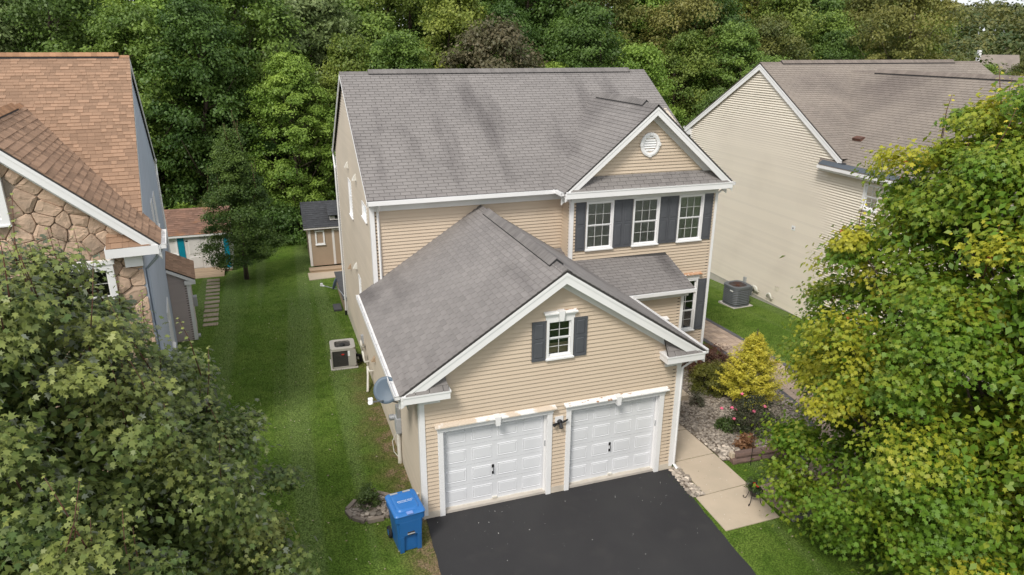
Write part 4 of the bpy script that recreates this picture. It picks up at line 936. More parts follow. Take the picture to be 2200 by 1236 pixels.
# ================================================================== tan-roofed stone house on the left
TH = .106
H3 = empty('house', (-5.767, 4.568, 0), TH, label='blue-grey house with tan shingle roof and field-stone gable, on the left', cat='house')
ZR, VR, MS, UG, ZG, MG, E3, O3 = 10.128, 8.316, .531, -2.744, 8.906, .89, .459, .37
zg = lambda u: ZG - MG * abs(u - UG)
F3 = Fr((0, 0, 0), (1, 0, 0), (0, -1, 0)); F3R = Fr((0, 0, 0), (0, 1, 0), (1, 0, 0))
gz3 = -.9
# stone facing, each stone its own piece
sp3 = [(-5.49, gz3), (0, gz3), (0, zg(0) - .2), (UG, ZG - .2), (-5.49, zg(0) - .2)]
wall3 = MB().prism([F3.p(a, z, -.2) for a, z in sp3], F3.n * .19).build('stone_wall', M['mortar'], H3)
rr = random.Random(5); pts3 = []
z = gz3 + .1; row = 0
while z < 9:
    a = -5.49 + rr.uniform(0, .4)
    while a < .1:
        pts3.append((a + rr.uniform(-.10, .10), z + rr.uniform(-.11, .11))); a += rr.uniform(.26, .74)
    z += rr.uniform(.23, .33)
def half(poly, p, nx_, ny_):
    out_ = []
    for k in range(len(poly)):
        A, B = poly[k - 1], poly[k]; sa = (A[0] - p[0]) * nx_ + (A[1] - p[1]) * ny_; sb = (B[0] - p[0]) * nx_ + (B[1] - p[1]) * ny_
        if sb <= 0:
            if sa > 0: t = sa / (sa - sb); out_.append((A[0] + (B[0] - A[0]) * t, A[1] + (B[1] - A[1]) * t))
            out_.append(B)
        elif sa <= 0: t = sa / (sa - sb); out_.append((A[0] + (B[0] - A[0]) * t, A[1] + (B[1] - A[1]) * t))
    return out_
wh3 = [(-1.85, -.62, 4.0, 5.62), (-3.2, -2.42, 6.75, 8.1)]
kept = 0; low3 = MB(); pts3.sort(key=lambda p: -p[1])
for i, p in enumerate(pts3):
    poly = clip_poly([(p[0] - .6, p[1] - .45), (p[0] + .6, p[1] - .45), (p[0] + .6, p[1] + .45), (p[0] - .6, p[1] + .45)], sp3)
    for j, q_ in enumerate(pts3):
        if i != j and abs(q_[0] - p[0]) < 1.3 and abs(q_[1] - p[1]) < 1.0 and poly:
            mx_, my_ = (p[0] + q_[0]) / 2, (p[1] + q_[1]) / 2; poly = half(poly, (mx_, my_), q_[0] - p[0], q_[1] - p[1])
    if len(poly) < 3: continue
    if any(a + .02 < p[0] < b - .02 and c_ + .02 < p[1] < d_ - .02 for a, b, c_, d_ in wh3): continue
    cx = sum(v[0] for v in poly) / len(poly); cz = sum(v[1] for v in poly) / len(poly)
    # round the corners a little by cutting them
    P2 = []
    for k in range(len(poly)):
        A, B, C_ = poly[k - 1], poly[k], poly[(k + 1) % len(poly)]
        P2 += [(B[0] + (A[0] - B[0]) * .13, B[1] + (A[1] - B[1]) * .13), (B[0] + (C_[0] - B[0]) * .13, B[1] + (C_[1] - B[1]) * .13)]
    dpt = rr.uniform(.03, .075)
    loops = []
    for (sc, dd) in ((.985, -.02), (.975, dpt * .45), (.90, dpt * .9), (.5, dpt + rr.uniform(-.01, .02))):
        loops.append([F3.p(cx + (a - cx) * sc, cz + (b - cz) * sc, dd + rr.uniform(-.010, .010)) for a, b in P2])
    (low3 if kept >= 290 else MB()).loft(loops, tone=rr.random()).v
    if kept < 290: MB().loft(loops, tone=rr.random()).build('stone', M['stone'], wall3)
    kept += 1
if low3.v: low3.build('stones', M['stone'], wall3)['kind'] = 'stuff'
for (a, b, c_, d_) in wh3:
    FW = Fr(F3.O + F3.n * .10, F3.h, F3.n); w = window(H3, FW, a, b, c_, d_, 2, 2, casing=.14)
    MB().fbox(FW, a - .04, b + .04, d_, d_ + .1, -.1, .07).build('header', M['white'], w)
# siding on the right wall
siding(H3, F3R, [(0.05, gz3), (1.0, gz3), (1.0, 5.85), (.05, 5.85)], M['siding_blue'], individual=False)
zr3 = lambda v: ZR - MS * abs(v - VR) - .12
siding(H3, F3R, [(1.0, -1.3), (16.6, -1.3), (16.6, zr3(16.6)), (VR, ZR - .12), (1.0, zr3(1.0))], M['siding_blue'], [(9.9, 10.9, 4.0, 5.2), (7.75, 8.45, 4.4, 5.4), (6.4, 8.0, .2, 1.9)], individual=False)
for (a, b, c_, d_) in ((9.86, 10.94, 3.96, 5.24), (7.7, 8.5, 4.36, 5.44), (6.36, 8.04, .16, 1.94)): window(H3, F3R, a, b, c_, d_, 2, 2, casing=.06, panes=False)
MB().fbox(F3R, -.01, .14, gz3, 5.6, -.1, .03).build('corner_board', M['siding_blue'], H3)
MB().fbox(F3R, 16.5, 16.62, -1.5, 5.6, -.1, .03).build('corner_board', M['white'], H3)
MB().fbox(F3R, 0.02, 16.6, -1.9, -1.3, -.2, .012).build('foundation', M['foundation_grey'], H3)
siding(H3, Fr((0, 1.0, 0), (1, 0, 0), (0, -1, 0)), [(-9, -1), (-5.49, -1), (-5.49, 5.9), (-9, 5.9)], M['siding_blue'], individual=False)
siding(H3, Fr((0, 16.6, 0), (1, 0, 0), (0, 1, 0)), [(-9, -1.3), (0, -1.3), (0, 5.5), (-9, 5.5)], M['siding_blue'], individual=False)
R3 = Roofs(H3, M['shingle_tan'], style='arch', quota=290)
ml3 = math.hypot(7.6, 7.6 * MS)
R3.plane('main_roof', (-9.1, VR - 7.6, ZR - 7.6 * MS), (1, 0, 0), (0, 1, MS), 9.2, ml3, exp=.17)
R3.plane('main_roof', (.1, VR + 8.62, ZR - 8.62 * MS), (-1, 0, 0), (0, -1, MS), 9.2, math.hypot(8.62, 8.62 * MS), individual=False, exp=.17)
gl3 = math.hypot(E3 - UG, MG * (E3 - UG)); eg = zg(E3)
R3.plane('gable_roof', (E3, -O3, eg), (0, 1, 0), (-1, 0, MG), 6.4, gl3, poly=[(0, 0), (1.5, 0), (6.4, gl3), (0, gl3)], exp=.17)
R3.plane('gable_roof', (2 * UG - E3, 6.03, eg), (0, -1, 0), (1, 0, MG), 6.4, gl3, poly=[(4.9, 0), (6.4, 0), (6.4, gl3), (0, gl3)], individual=False, exp=.17)
R3.plane('eave_return_roof', (-.68, -.38, 6.05), (1, 0, 0), (0, .37, .30), 1.1, .47, poly=[(0, 0), (.95, 0), (.40, .47), (.04, .47)], individual=False, exp=.17)
M3 = Matrix.Translation((-5.767, 4.568, 0)) @ Matrix.Rotation(TH, 4, 'Z'); R3.finish(M3)
ridge_cap(H3, (-9.1, VR, ZR), (.1, VR, ZR), (0, -1, -MS), (0, 1, -MS), M['cap_tan'], vent=(.3, 8.9, .08, .16))
ridge_cap(H3, (UG, -O3, ZG), (UG, 6.0, ZG), (-1, 0, -MG), (1, 0, -MG), M['cap_tan'], vent=(.4, 5.2, .08, .16))
def rake3(P, Q, hgt, soff):
    P, Q = Vector(P), Vector(Q); n_ = Vector((0, 1, 0))
    MB().beam(P - zz * .06, Q - zz * .06, n_ * .03, zz * -hgt).build('rake_board', M['white'], H3)
    MB().beam(P - zz * .055 - n_ * .014, Q - zz * .055 - n_ * .014, n_ * .03, zz * -.09).build('rake_moulding', M['white'], H3)
    MB().beam(P - zz * .20 + n_ * .03, Q - zz * .20 + n_ * .03, n_ * (soff - .03), zz * -.02).build('soffit', M['soffit'], H3)
    MB().beam(P - zz * .215 + n_ * (soff - .10), Q - zz * .215 + n_ * (soff - .10), n_ * .06, zz * -.24).build('frieze', M['white'], H3)
rake3((E3, -O3, eg), (UG, -O3, ZG), .27, O3); rake3((2 * UG - E3, -O3, eg), (UG, -O3, ZG), .27, O3)
MB().box(-.71, .42, -.40, .0, 5.82, 6.04).build('eave_return', M['white'], H3)
MB().box(-.36, .02, -.16, .0, 5.50, 5.82).build('frieze_block', M['white'], H3)
MB().box(E3 - .02, E3, -.35, 1.1, 5.85, eg - .03).build('fascia', M['white'], H3); MB().box(.0, E3, -.33, 1.1, 5.83, 5.85).build('soffit', M['siding_blue'], H3)
gutter(H3, (E3, -.37, eg - .13), (E3, 1.12, eg - .13), (1, 0, 0), .13, .12)
downspout(H3, [(E3 + .05, -.2, eg - .12), (E3 - .1, -.18, eg - .35), (.07, .1, 5.35), (.07, .1, .3)], m='siding_blue')
for (v0, z0_, v1, z1_) in ((VR, ZR, VR + 8.62, ZR - 8.62 * MS), (VR, ZR, VR - 7.6, ZR - 7.6 * MS)):
    MB().beam((.1, v1, z1_ - .06), (.1, v0, z0_ - .06), Vector((-.03, 0, 0)), zz * -.16).build('rake_board', M['white'], H3)
gutter(H3, (-9, VR + 8.62, ZR - 8.62 * MS - .12), (.12, VR + 8.62, ZR - 8.62 * MS - .12), (0, 1, 0), .12, .11)
downspout(H3, [(.05, 16.95, 5.42), (.06, 16.8, 5.2), (.06, 16.55, 4.9), (.06, 16.55, -1.2)])
# side bump-out with lean-to roof
FBp = Fr((0, 10.64, 0), (1, 0, 0), (0, -1, 0))
siding(H3, FBp, [(0.02, -1.2), (.78, -1.2), (.78, 1.72), (.02, 2.12)], M['siding_mauve'])
MB().fbox(FBp, .66, .79, -1.2, 1.70, -.1, .03).build('corner_board', M['white'], H3)
siding(H3, Fr((.78, 0, 0), (0, 1, 0), (1, 0, 0)), [(10.64, -1.2), (13.0, -1.2), (13.0, 1.7), (10.64, 1.7)], M['siding_mauve'], individual=False)
MB().box(.0, .79, 10.63, 13.0, -1.7, -1.2).build('foundation', M['foundation_grey'], H3)
R3b = Roofs(H3, M['shingle_tan'], style='arch', quota=0)
R3b.plane('bump_roof', (1.0, 10.50, 1.74), (0, 1, 0), (-.98, 0, .55), 2.6, math.hypot(.98, .55), individual=False, exp=.17); R3b.finish(M3)
MB().beam((1.0, 10.50, 1.69), (.02, 10.50, 2.24), Vector((0, .03, 0)), zz * -.14).build('rake_board', M['white'], H3)
MB().box(.60, 1.0, 10.51, 10.63, 1.52, 1.67).build('eave_return', M['white'], H3)
MB().box(.78, .96, 11.2, 11.5, .35, .75).build('dryer_vent', M['grey_box'], H3); MB().box(.78, .90, 10.9, 11.1, -1.0, -.8).build('outlet_cover', M['grey_box'], H3)

# ================================================================== sheds
def shed_roof(parent, m, x0, x1, y0, z0, y1, z1, y2, z2_):
    RR_ = Roofs(parent, m, style='arch', quota=0)
    RR_.plane('roof', (x0, y0, z0), (1, 0, 0), (0, y1 - y0, z1 - z0), x1 - x0, math.hypot(y1 - y0, z1 - z0), individual=False, exp=.16)
    RR_.plane('roof', (x1, y2, z2_), (-1, 0, 0), (0, y1 - y2, z1 - z2_), x1 - x0, math.hypot(y1 - y2, z1 - z2_), individual=False, exp=.16)
    RR_.finish(Matrix.Identity(4)); ridge_cap(parent, (x0, y1, z1), (x1, y1, z1), (0, y0 - y1, z0 - z1), (0, y2 - y1, z2_ - z1), m)
SL = empty('garden_shed', (-7.0, 26.5, -1.5), label='white shed with teal trim, double doors and red-brown shingle roof', cat='shed')
FS = Fr((0, 0, 0), (1, 0, 0), (0, -1, 0))
MB().box(-1.95, 1.80, 0, 3.4, .12, 2.28).build('wall', M['shed_white'], SL)
g3 = MB(); g3.prism([(-1.95, 0, 2.28), (-1.95, 3.4, 2.28), (-1.95, 1.8, 3.2)], (3.75, 0, 0)); g3.build('gable', M['shed_white'], SL)
MB().box(-1.9, 1.75, .05, 3.3, -.15, .12).build('skid', M['wood'], SL)
shed_roof(SL, M['shingle_red'], -2.1, 1.95, -.18, 2.24, 1.8, 3.25, 3.6, 2.2)
MB().fbox(FS, -2.1, 1.95, 2.12, 2.24, .17, .19).build('fascia', M['white'], SL)
window(SL, FS, -1.42, -.80, 1.15, 2.12, 3, 2, casing=.07)
for (a, b) in ((-.78, -.47), (1.50, 1.76)): MB().fbox(FS, a, b, .22, 2.18, .001, .03).build('teal_shutter', M['teal'], SL)
for k in range(2):
    a0 = -.40 + k * .90; dd = MB().fbox(FS, a0, a0 + .89, .16, 2.14, .001, .04).build('door', M['shed_white'], SL)
    for (q0, q1) in ((.30, 1.0), (1.12, 2.0)):
        lo = [FS.p(a0 + .12, q0, .041), FS.p(a0 + .77, q0, .041), FS.p(a0 + .77, q1, .041), FS.p(a0 + .12, q1, .041)]; hi = [FS.p(a0 + .17, q0 + .05, .058), FS.p(a0 + .72, q0 + .05, .058), FS.p(a0 + .72, q1 - .05, .058), FS.p(a0 + .17, q1 - .05, .058)]
        MB().loft([lo, hi]).build('panel', M['shed_white'], dd)
    for zq in (.5, 1.85): MB().fbox(FS, (a0 + .01) if k == 0 else (a0 + .76), (a0 + .14) if k == 0 else (a0 + .88), zq, zq + .06, .041, .055).build('hinge', M['black'], dd)
MB().fbox(FS, -.44, 1.44, 2.141, 2.22, .001, .035).build('door_trim', M['white'], SL)
rp_ = empty('shed_ramp', (-6.55, 25.9, -1.49), label='tan plank ramp in front of the white and teal shed', cat='ramp')
for k in range(7):
    y = -.55 + k * .155; z = -.02 + k * .042
    MB().hexa([(-.95, y, z), (.95, y, z), (.95, y + .148, z + .03), (-.95, y + .148, z + .03), (-.95, y, z + .03), (.95, y, z + .03), (.95, y + .148, z + .07), (-.95, y + .148, z + .07)]).build('plank', M['wood'], rp_)
SR = empty('garden_shed', (.6, 24.8, -1.15), label='tan shed with charcoal roof, dormer and small white window', cat='shed')
MB().box(-1.65, 1.9, 0, 3.0, .0, 2.25).build('wall', M['shed_tan'], SR)
g3 = MB(); g3.prism([(-1.65, 0, 2.25), (-1.65, 3.0, 2.25), (-1.65, 1.5, 3.2)], (3.55, 0, 0)); g3.build('gable', M['shed_tan'], SR)
shed_roof(SR, M['shingle_dark'], -1.9, 2.1, -.22, 2.22, 1.5, 3.27, 3.2, 2.2)
MB().fbox(FS, -1.9, 2.1, 2.12, 2.215, .20, .22).build('fascia', M['shed_white'], SR)
for a in (-1.66, 1.80): MB().fbox(FS, a, a + .11, .0, 2.12, .001, .03).build('corner_board', M['shed_white'], SR)
MB().box(-1.68, -1.651, 0.0, .1, 0, 2.1).build('corner_board', M['shed_white'], SR)
window(SR, FS, -1.32, -.82, 1.2, 2.0, 2, 2, casing=.08)
for a in (-.42, .95): MB().fbox(FS, a, a + .12, .02, 2.04, .001, .03).build('door_trim', M['shed_white'], SR)
MB().fbox(FS, -.30, .95, 1.95, 2.04, .001, .028).build('door_trim', M['shed_white'], SR)
MB().fbox(FS, -.29, .94, .03, 1.94, .001, .02).build('door', M['shed_tan'], SR)
dm = MB(); dm.box(-.45, 1.35, .10, .9, 2.50, 2.78); dmo = dm.build('dormer', M['shed_white'], SR)
for k in range(4): MB().box(-.18 + k * .34, .10 + k * .34, .085, .099, 2.56, 2.74).build('pane', M['roomdark'], dmo)
RD = Roofs(SR, M['shingle_dark'], style='arch', quota=0); RD.plane('dormer_roof', (-.55, -.05, 2.80), (1, 0, 0), (0, 1.1, .40), 2.0, 1.17, individual=False, exp=.16); RD.finish(Matrix.Identity(4))
pf = empty('shed_platform', (-.35, 24.5, gz(24.5)), label='low tan plank platform in front of the tan shed', cat='platform')
for k in range(5): MB().box(-.85, 1.6, -.30 + k * .115, -.19 + k * .115, .14, .19).build('plank', M['wood'], pf)
MB().box(-.80, 1.55, -.28, .24, -.1, .14).build('frame', M['wood'], pf)
sheet('concrete_pad', [(-1.3, 22.75), (.9, 22.95), (.9, 24.3), (-1.3, 24.3)], M['concrete'], .03, .1)
# back deck of the tan house
dk = empty('deck', (1.4, 18.6, gz(18.6)), label='dark grey deck at the back corner of the tan house', cat='deck')
for k in range(22): MB().box(-1.55, 2.2, -2.0 + k * .19, -1.815 + k * .19, .72, .76).build('deck_board', M['deckgrey'], dk)
MB().box(-1.5, 2.15, -1.98, 2.15, .05, .72).build('deck_frame', M['wood'], dk)
MB().box(-1.95, -1.6, -1.7, -.9, -.02, .18).build('step', M['deckgrey'], dk)
# stepping stones
for i in range(12):
    y = 17.0 + i * .70; x = -5.76 - .045 * (y - 17); c = math.cos(.05 * random.uniform(-1, 1))
    mb = MB(); hw, hd = .31 + random.uniform(-.02, .03), .20 + random.uniform(-.02, .02)
    lo = [(a * random.uniform(.94, 1.04), b * random.uniform(.9, 1.08)) for a, b in ((-hw, -hd), (0, -hd * 1.04), (hw, -hd), (hw * 1.02, 0), (hw, hd), (0, hd * 1.03), (-hw, hd), (-hw * 1.02, 0))]
    mb.loft([[(a, b, -.05) for a, b in lo], [(a, b, .018) for a, b in lo], [(a * .95, b * .93, .028) for a, b in lo]])
    o = mb.build('stepping_stone', M['step']); o.location = (x, y, gz(y)); o.rotation_euler = (-.0572, 0, random.uniform(-.06, .06))
    nth = ['nearest', 'second', 'third', 'fourth', 'fifth', 'sixth', 'seventh', 'eighth', 'ninth', 'tenth', 'eleventh', 'twelfth'][i]
    tag(o, ('flat tan stepping stone, nearest of the row leading to the white shed' if i == 0 else 'flat tan stepping stone, %s from the near end of the row to the white shed' % nth), 'stepping stone', 'stepping stones to the shed')

# ================================================================== small things
# blue wheelie bin
B = empty('wheeled_bin', (-.54, -.62, 0), R(6), label='blue plastic wheeled recycling bin beside the driveway corner', cat='bin')
lp = [rrect(-.26, .26, -.33, .27, .07, .02), rrect(-.27, .27, -.345, .29, .07, .35), rrect(-.31, .31, -.385, .36, .07, .86), rrect(-.32, .32, -.40, .37, .07, .98)]
body = MB(); body.loft(lp); bo = body.build('body', M['bin'], B)
bm_ = MB(); bm_.loft([rrect(-.335, .335, -.425, .38, .07, .84), rrect(-.34, .34, -.43, .385, .07, .985)]); bm_.build('rim', M['bin'], B)
# front recess framed by two legs
for a in (-.245, .145): MB().hexa([(a, -.37, .0), (a + .10, -.37, .0), (a + .10, -.30, .0), (a, -.30, .0), (a, -.415, .46), (a + .10, -.415, .46), (a + .10, -.33, .46), (a, -.33, .46)]).build('front_leg', M['bin'], B, bevel=.012)
MB().hexa([(-.245, -.415, .46), (.245, -.415, .46), (.245, -.33, .46), (-.245, -.33, .46), (-.25, -.425, .84), (.25, -.425, .84), (.25, -.36, .84), (-.25, -.36, .84)]).build('front_panel', M['bin'], B, bevel=.01)
MB().box(-.075, .075, -.432, -.40, .485, .56).build('grab_recess_shade', M['roomdark'], B)  # raised dark block; the shade of a hand recess put into its colour
MB().tube([(-.085, -.435, .52), (.085, -.435, .52)], .014, 8).build('grab_bar', M['steel'], B)
lid = MB(); lid.loft([rrect(-.345, .345, -.44, .42, .07, .985), rrect(-.35, .35, -.45, .43, .08, 1.01), rrect(-.33, .33, -.43, .42, .08, 1.035), rrect(-.29, .29, -.39, .40, .10, 1.045)])
lo_ = lid.build('lid', M['bin_lid'], B, smooth=False)
ld = MB(); ld.loft([rrect(-.26, .26, -.33, .30, .12, 1.044), rrect(-.24, .24, -.31, .29, .12, 1.072), rrect(-.21, .21, -.28, .27, .10, 1.08)]); ld.build('lid_crown', M['bin_lid'], lo_)
MB().box(-.075, .065, -.455, -.36, 1.036, 1.052).build('catch', M['bin_light'], lo_)
for a in (-.23, .06): MB().box(a, a + .17, .34, .385, 1.04, 1.056).build('hinge_slot', M['grey_box'], lo_)
MB().tube([(-.30, .45, .96), (.30, .45, .96)], .018, 8).build('handle_bar', M['bin'], B)
for a in (-.29, .25): MB().box(a, a + .04, .37, .46, .93, .985).build('handle_bracket', M['bin'], B)
for a in (-.335, .275):
    w = MB(); w.lathe([(.05, 0), (.13, .0), (.135, .02), (.135, .05), (.13, .06), (.05, .06)], (a, .29, .135), 18, axis='X'); wo = w.build('wheel', M['rubber'], B)
    hb = MB(); hb.lathe([(.07, -.004), (.07, .064)], (a, .29, .135), 12, axis='X'); hb.build('hub', M['bin'], wo)
def text_mesh(txt, size, m, parent, mtx, name='lettering'):
    cu = bpy.data.curves.new(name, 'FONT'); cu.body = txt; cu.size = size; cu.align_x = 'CENTER'; cu.align_y = 'CENTER'; cu.extrude = .0006
    t = bpy.data.objects.new(name + '_curve', cu); COL.objects.link(t); dg = bpy.context.evaluated_depsgraph_get()
    me = bpy.data.meshes.new_from_object(t.evaluated_get(dg)); bpy.data.objects.remove(t); me.materials.clear(); me.materials.append(m)
    me.name = name; return link(name, me, parent, mtx)
text_mesh('RECYCLE ONLY', .050, M['paper'], lo_, Matrix.Translation((.01, .0, 1.0815)))
MB().box(-.15, .16, -.048, -.042, 1.0802, 1.0812).build('small_print', M['paper'], lo_)

# air conditioners
def aircon(name, loc, rz, label, m, dark, lou, h, wd, badge, cr=.1):
    A = empty(name, loc, rz, label, 'air conditioner'); k = wd / 2
    MB().box(-k - .04, k + .06, -k - .05, k + .05, -.06, .06).build('pad', M['foundation_grey'], A, bevel=.01)
    MB().loft([rrect(-k + .03, k - .03, -k + .03, k - .03, cr - .01, .065), rrect(-k + .03, k - .03, -k + .03, k - .03, cr - .01, h - .08)]).build('coil', M[dark], A)
    base = MB(); base.loft([rrect(-k, k, -k, k, cr, .06), rrect(-k, k, -k, k, cr, .12)]); base.build('base_pan', M[m], A)
    top = MB(); outer = rrect(-k - .01, k + .01, -k - .01, k + .01, cr + .02, 0, 5); n_ = len(outer)
    circ = []
    for p in outer: 
        a = math.atan2(p[1], p[0]); circ.append((.36 * wd / .9 * math.cos(a), .36 * wd / .9 * math.sin(a)))
    top.loft([[(p[0], p[1], h - .10) for p in outer], [(p[0], p[1], h - .01) for p in outer], [(p[0] * .97, p[1] * .97, h) for p in outer], [(c[0], c[1], h - .005) for c in circ], [(c[0], c[1], h - .13) for c in circ]], cap=False)
    top.build('top_cover', M[m], A)
    for (sx, sy) in (((-1, -1), (1, -1), (1, 1), (-1, 1)) if cr < .15 else ()):
        a0 = k - .05; MB().box(min(sx * a0, sx * (k + .005)), max(sx * a0, sx * (k + .005)), min(sy * a0, sy * (k + .005)), max(sy * a0, sy * (k + .005)), .1, h - .09).build('corner_post', M[m], A, bevel=.02)
    if lou:
        for q in range(9):
            z = .17 + q * (h - .32) / 8
            MB().loft([rrect(-k + .015, k - .015, -k + .015, k - .015, cr - .01, z), rrect(-k - .0, k + .0, -k - .0, k + .0, cr, z + .004), rrect(-k - .0, k + .0, -k - .0, k + .0, cr, z + .022), rrect(-k + .015, k - .015, -k + .015, k - .015, cr - .01, z + .05)]).build('louvre', M[lou], A)
    r_ = .35 * wd / .9
    for q in range(7): 
        rad = r_ * (q + 1) / 7; MB().tube([(rad * math.cos(t_ * math.pi / 12), rad * math.sin(t_ * math.pi / 12), h - .02) for t_ in range(25)], .006, 5, cap=False).build('guard_ring', M[badge[1]], A)
    for q in range(4):
        a = q * math.pi / 2 + .4; bl_ = MB(); ca, sa = math.cos(a), math.sin(a)
        bl_.add([(ca * .05 - sa * .03, sa * .05 + ca * .03, h - .15), (ca * r_ * .95 - sa * .16, sa * r_ * .95 + ca * .16, h - .17), (ca * r_ * .95 + sa * .05, sa * r_ * .95 - ca * .05, h - .11), (ca * .05 + sa * .03, sa * .05 - ca * .03, h - .13)], [(0, 1, 2, 3)])
        bl_.prism([Vector((ca * .05 - sa * .03, sa * .05 + ca * .03, h - .155)), Vector((ca * r_ * .95 - sa * .16, sa * r_ * .95 + ca * .16, h - .175)), Vector((ca * r_ * .95 + sa * .05, sa * r_ * .95 - ca * .05, h - .115)), Vector((ca * .05 + sa * .03, sa * .05 - ca * .03, h - .135))], (0, 0, .004))
        bl_.build('fan_blade', M['darkgrey'], A)
    MB().lathe([(.09, h - .12), (.09, h - .03), (.07, h - .015)], (0, 0, 0), 14).build('motor', M[badge[1]], A)
    MB().lathe([(r_, h - .22), (r_, h - .21)], (0, 0, 0), 20).build('fan_well', M['roomdark'], A)
    return A, k
A1, k = aircon('air_conditioner', (-.80, 10.38, gz(10.4)), R(-2), 'beige air conditioner with black fan grille beside the tan house', 'ac_beige', 'ac_dark', None, .84, .86, ('red', 'black'))
for q in range(12): MB().box(-k + .04, k - .28, -k + .008, -k + .02, .16 + q * .05, .166 + q * .05).build('guard_wire', M['darkgrey'], A1)
MB().box(k - .27, k - .0, -k - .004, -k + .06, .13, .75).build('service_panel', M['ac_beige'], A1)
MB().box(k - .275, k - .20, -k - .010, -k - .004, .52, .72).build('sticker', M['paper'], A1)
bd_ = MB(); bd_.loft([[(-.02 + .055 * math.cos(t_ * math.pi / 8), -k + dd, .60 + .022 * math.sin(t_ * math.pi / 8)) for t_ in range(16)] for dd in (.005, -.006)]); bd_.build('badge', M['red'], A1)
MB().tube([(k + .05, -.05, .35), (k + .17, 0, .30), (k + .22, .0, .05)], .06, 8).build('pipe_cover', M['black'], A1)
MB().tube([(k - .02, -.25, .18), (k + .1, -.2, .12), (k + .2, -.02, .06)], .02, 6).build('refrigerant_line', M['black'], A1)
A2, k = aircon('air_conditioner', (16.85, 11.35, gz(11.35)), R(4), 'dark grey louvred air conditioner with rusty fan beside the cream house', 'ac_grey', 'ac_dark', 'ac_grey', .98, .98, ('paper', 'ac_rust'), .26)
MB().box(-k - .012, -k - .003, -.32, -.12, .76, .82).build('badge', M['paper'], A2)
MB().box(k - .0, k + .13, -.30, .25, .45, .9).build('service_panel', M['ac_grey'], A2, bevel=.02)

# white vent and drain pipes beside the beige air conditioner
pp = empty('drain_pipes', (0, 9.3, gz(9.3)), label='white plastic vent and drain pipes on the tan house wall by the beige air conditioner', cat='pipes')
def rel(p): return (p[0], p[1] - 9.3, p[2] - gz(9.3))
def pipe(pts, r=.035): MB().tube([rel(p) for p in pts], r, 10).build('pipe', M['pvc'], pp, smooth=True)
pipe([(.0, 10.1, .15), (-.14, 10.1, .15), (-.17, 10.1, .30), (-.17, 10.0, .42), (-.17, 9.85, .42), (-.17, 9.78, .30)], .042)
pipe([(.0, 9.2, -.05), (-.16, 9.2, -.05), (-.18, 9.2, .10), (-.18, 9.3, .22), (-.18, 9.5, .22), (-.18, 9.55, .08)], .042)
pipe([(.0, 8.1, .1), (-.14, 8.15, .08), (-.18, 8.2, .20)], .03); pipe([(-.18, 8.2, .24), (-.19, 8.2, -.1), (-.30, 7.6, -.40)], .04)
pipe([(-.35, 12.4, -.55), (-.30, 11.0, -.40), (-.28, 10.2, -.35)], .03)
MB().fbox(Fr(rel((0, 0, 0)), (0, 1, 0), (-1, 0, 0)), 10.45, 10.6, .1, .42, .0, .10).build('power_disconnect', M['grey_box'], pp)
# electric meter and conduit
mt_ = empty('electric_meter', (0, 2.75, gz(2.75)), label='grey electric meter box with conduit on the garage side wall', cat='meter')
FLm = Fr((0, 0, 0), (0, 1, 0), (-1, 0, 0))
MB().fbox(FLm, -.15, .15, .98, 1.42, .015, .15).build('meter_box', M['grey_box'], mt_, bevel=.01); MB().fbox(FLm, -.12, .10, 1.42, 1.75, .015, .12).build('meter_socket', M['steel'], mt_, bevel=.01)
MB().lathe([(.085, -.0), (.085, -.10), (.06, -.13)], (-.15, .22, 1.30), 14, axis='X').build('meter_dial', M['steel'], mt_)
MB().tube([(-.08, .0, 1.0), (-.08, .0, -.05)], .055, 10).build('conduit', M['pvc'], mt_)
MB().tube([(-.05, .12, 1.0), (-.12, .2, .8), (-.22, .25, .55), (-.2, .2, .25), (-.06, .1, .05)], .012, 6).build('cable', M['pvc'], mt_)
MB().fbox(FLm, .14, .22, .72, .95, .015, .08).build('junction', M['black'], mt_)
tag(MB().tube([(0, 0, -.05), (0, 0, .42), (0, 0, .45)], [.028, .028, .04], 8).build('standpipe', M['pvc']), 'short white standpipe at the wall behind the blue bin', 'pipe').location = (-.06, .45, gz(.45))
# satellite dishes
def dish(loc, nrm, label, m, r, lnb, wall):
    T = empty('satellite_dish', loc, label=label, cat='satellite dish'); n_ = Vector(nrm).normalized(); q = n_.to_track_quat('Z', 'Y').to_matrix()
    def tp(v): return q @ Vector(v)
    loops = []
    for (rr_, z) in ((.02, -.045), (.4, -.035), (.75, -.015), (1.0, .015), (1.0, .03), (.75, .002), (.4, -.02), (.02, -.03)):
        loops.append([tp((rr_ * r * .95 * math.cos(k_ * math.pi / 14), rr_ * r * 1.03 * math.sin(k_ * math.pi / 14), z)) for k_ in range(28)])
    MB().loft(loops).build('reflector', M[m], T, smooth=True)
    bot = tp((0, 0, -.05)) + Vector((0, 0, -r * .85)); L_ = Vector(lnb)
    MB().tube([bot, L_], .018, 8).build('feed_arm', M['steel'], T)
    MB().tube([L_ - n_ * -.06, L_ - n_ * .12], [.05, .04], 10).build('feed_horn', M['paper'], T); MB().box(L_.x - .05, L_.x + .05, L_.y - .04, L_.y + .04, L_.z - .04, L_.z + .10).build('feed_box', M['paper'], T, bevel=.01)
    MB().tube([tp((0, 0, -.06)), bot - n_ * .1, Vector(wall)], .022, 8).build('mast', M['steel'], T)
    w_ = Vector(wall); MB().box(w_.x - .0, w_.x + .02, w_.y - .09, w_.y + .09, w_.z - .09, w_.z + .09).build('wall_plate', M['steel'], T)
    return T
dish((-.63, .58, 3.22), (-.24, -.86, .46), 'grey satellite dish mounted below the garage gutter', 'dish', .30, (-.42, -.50, .02), (.60, .9, -.95))
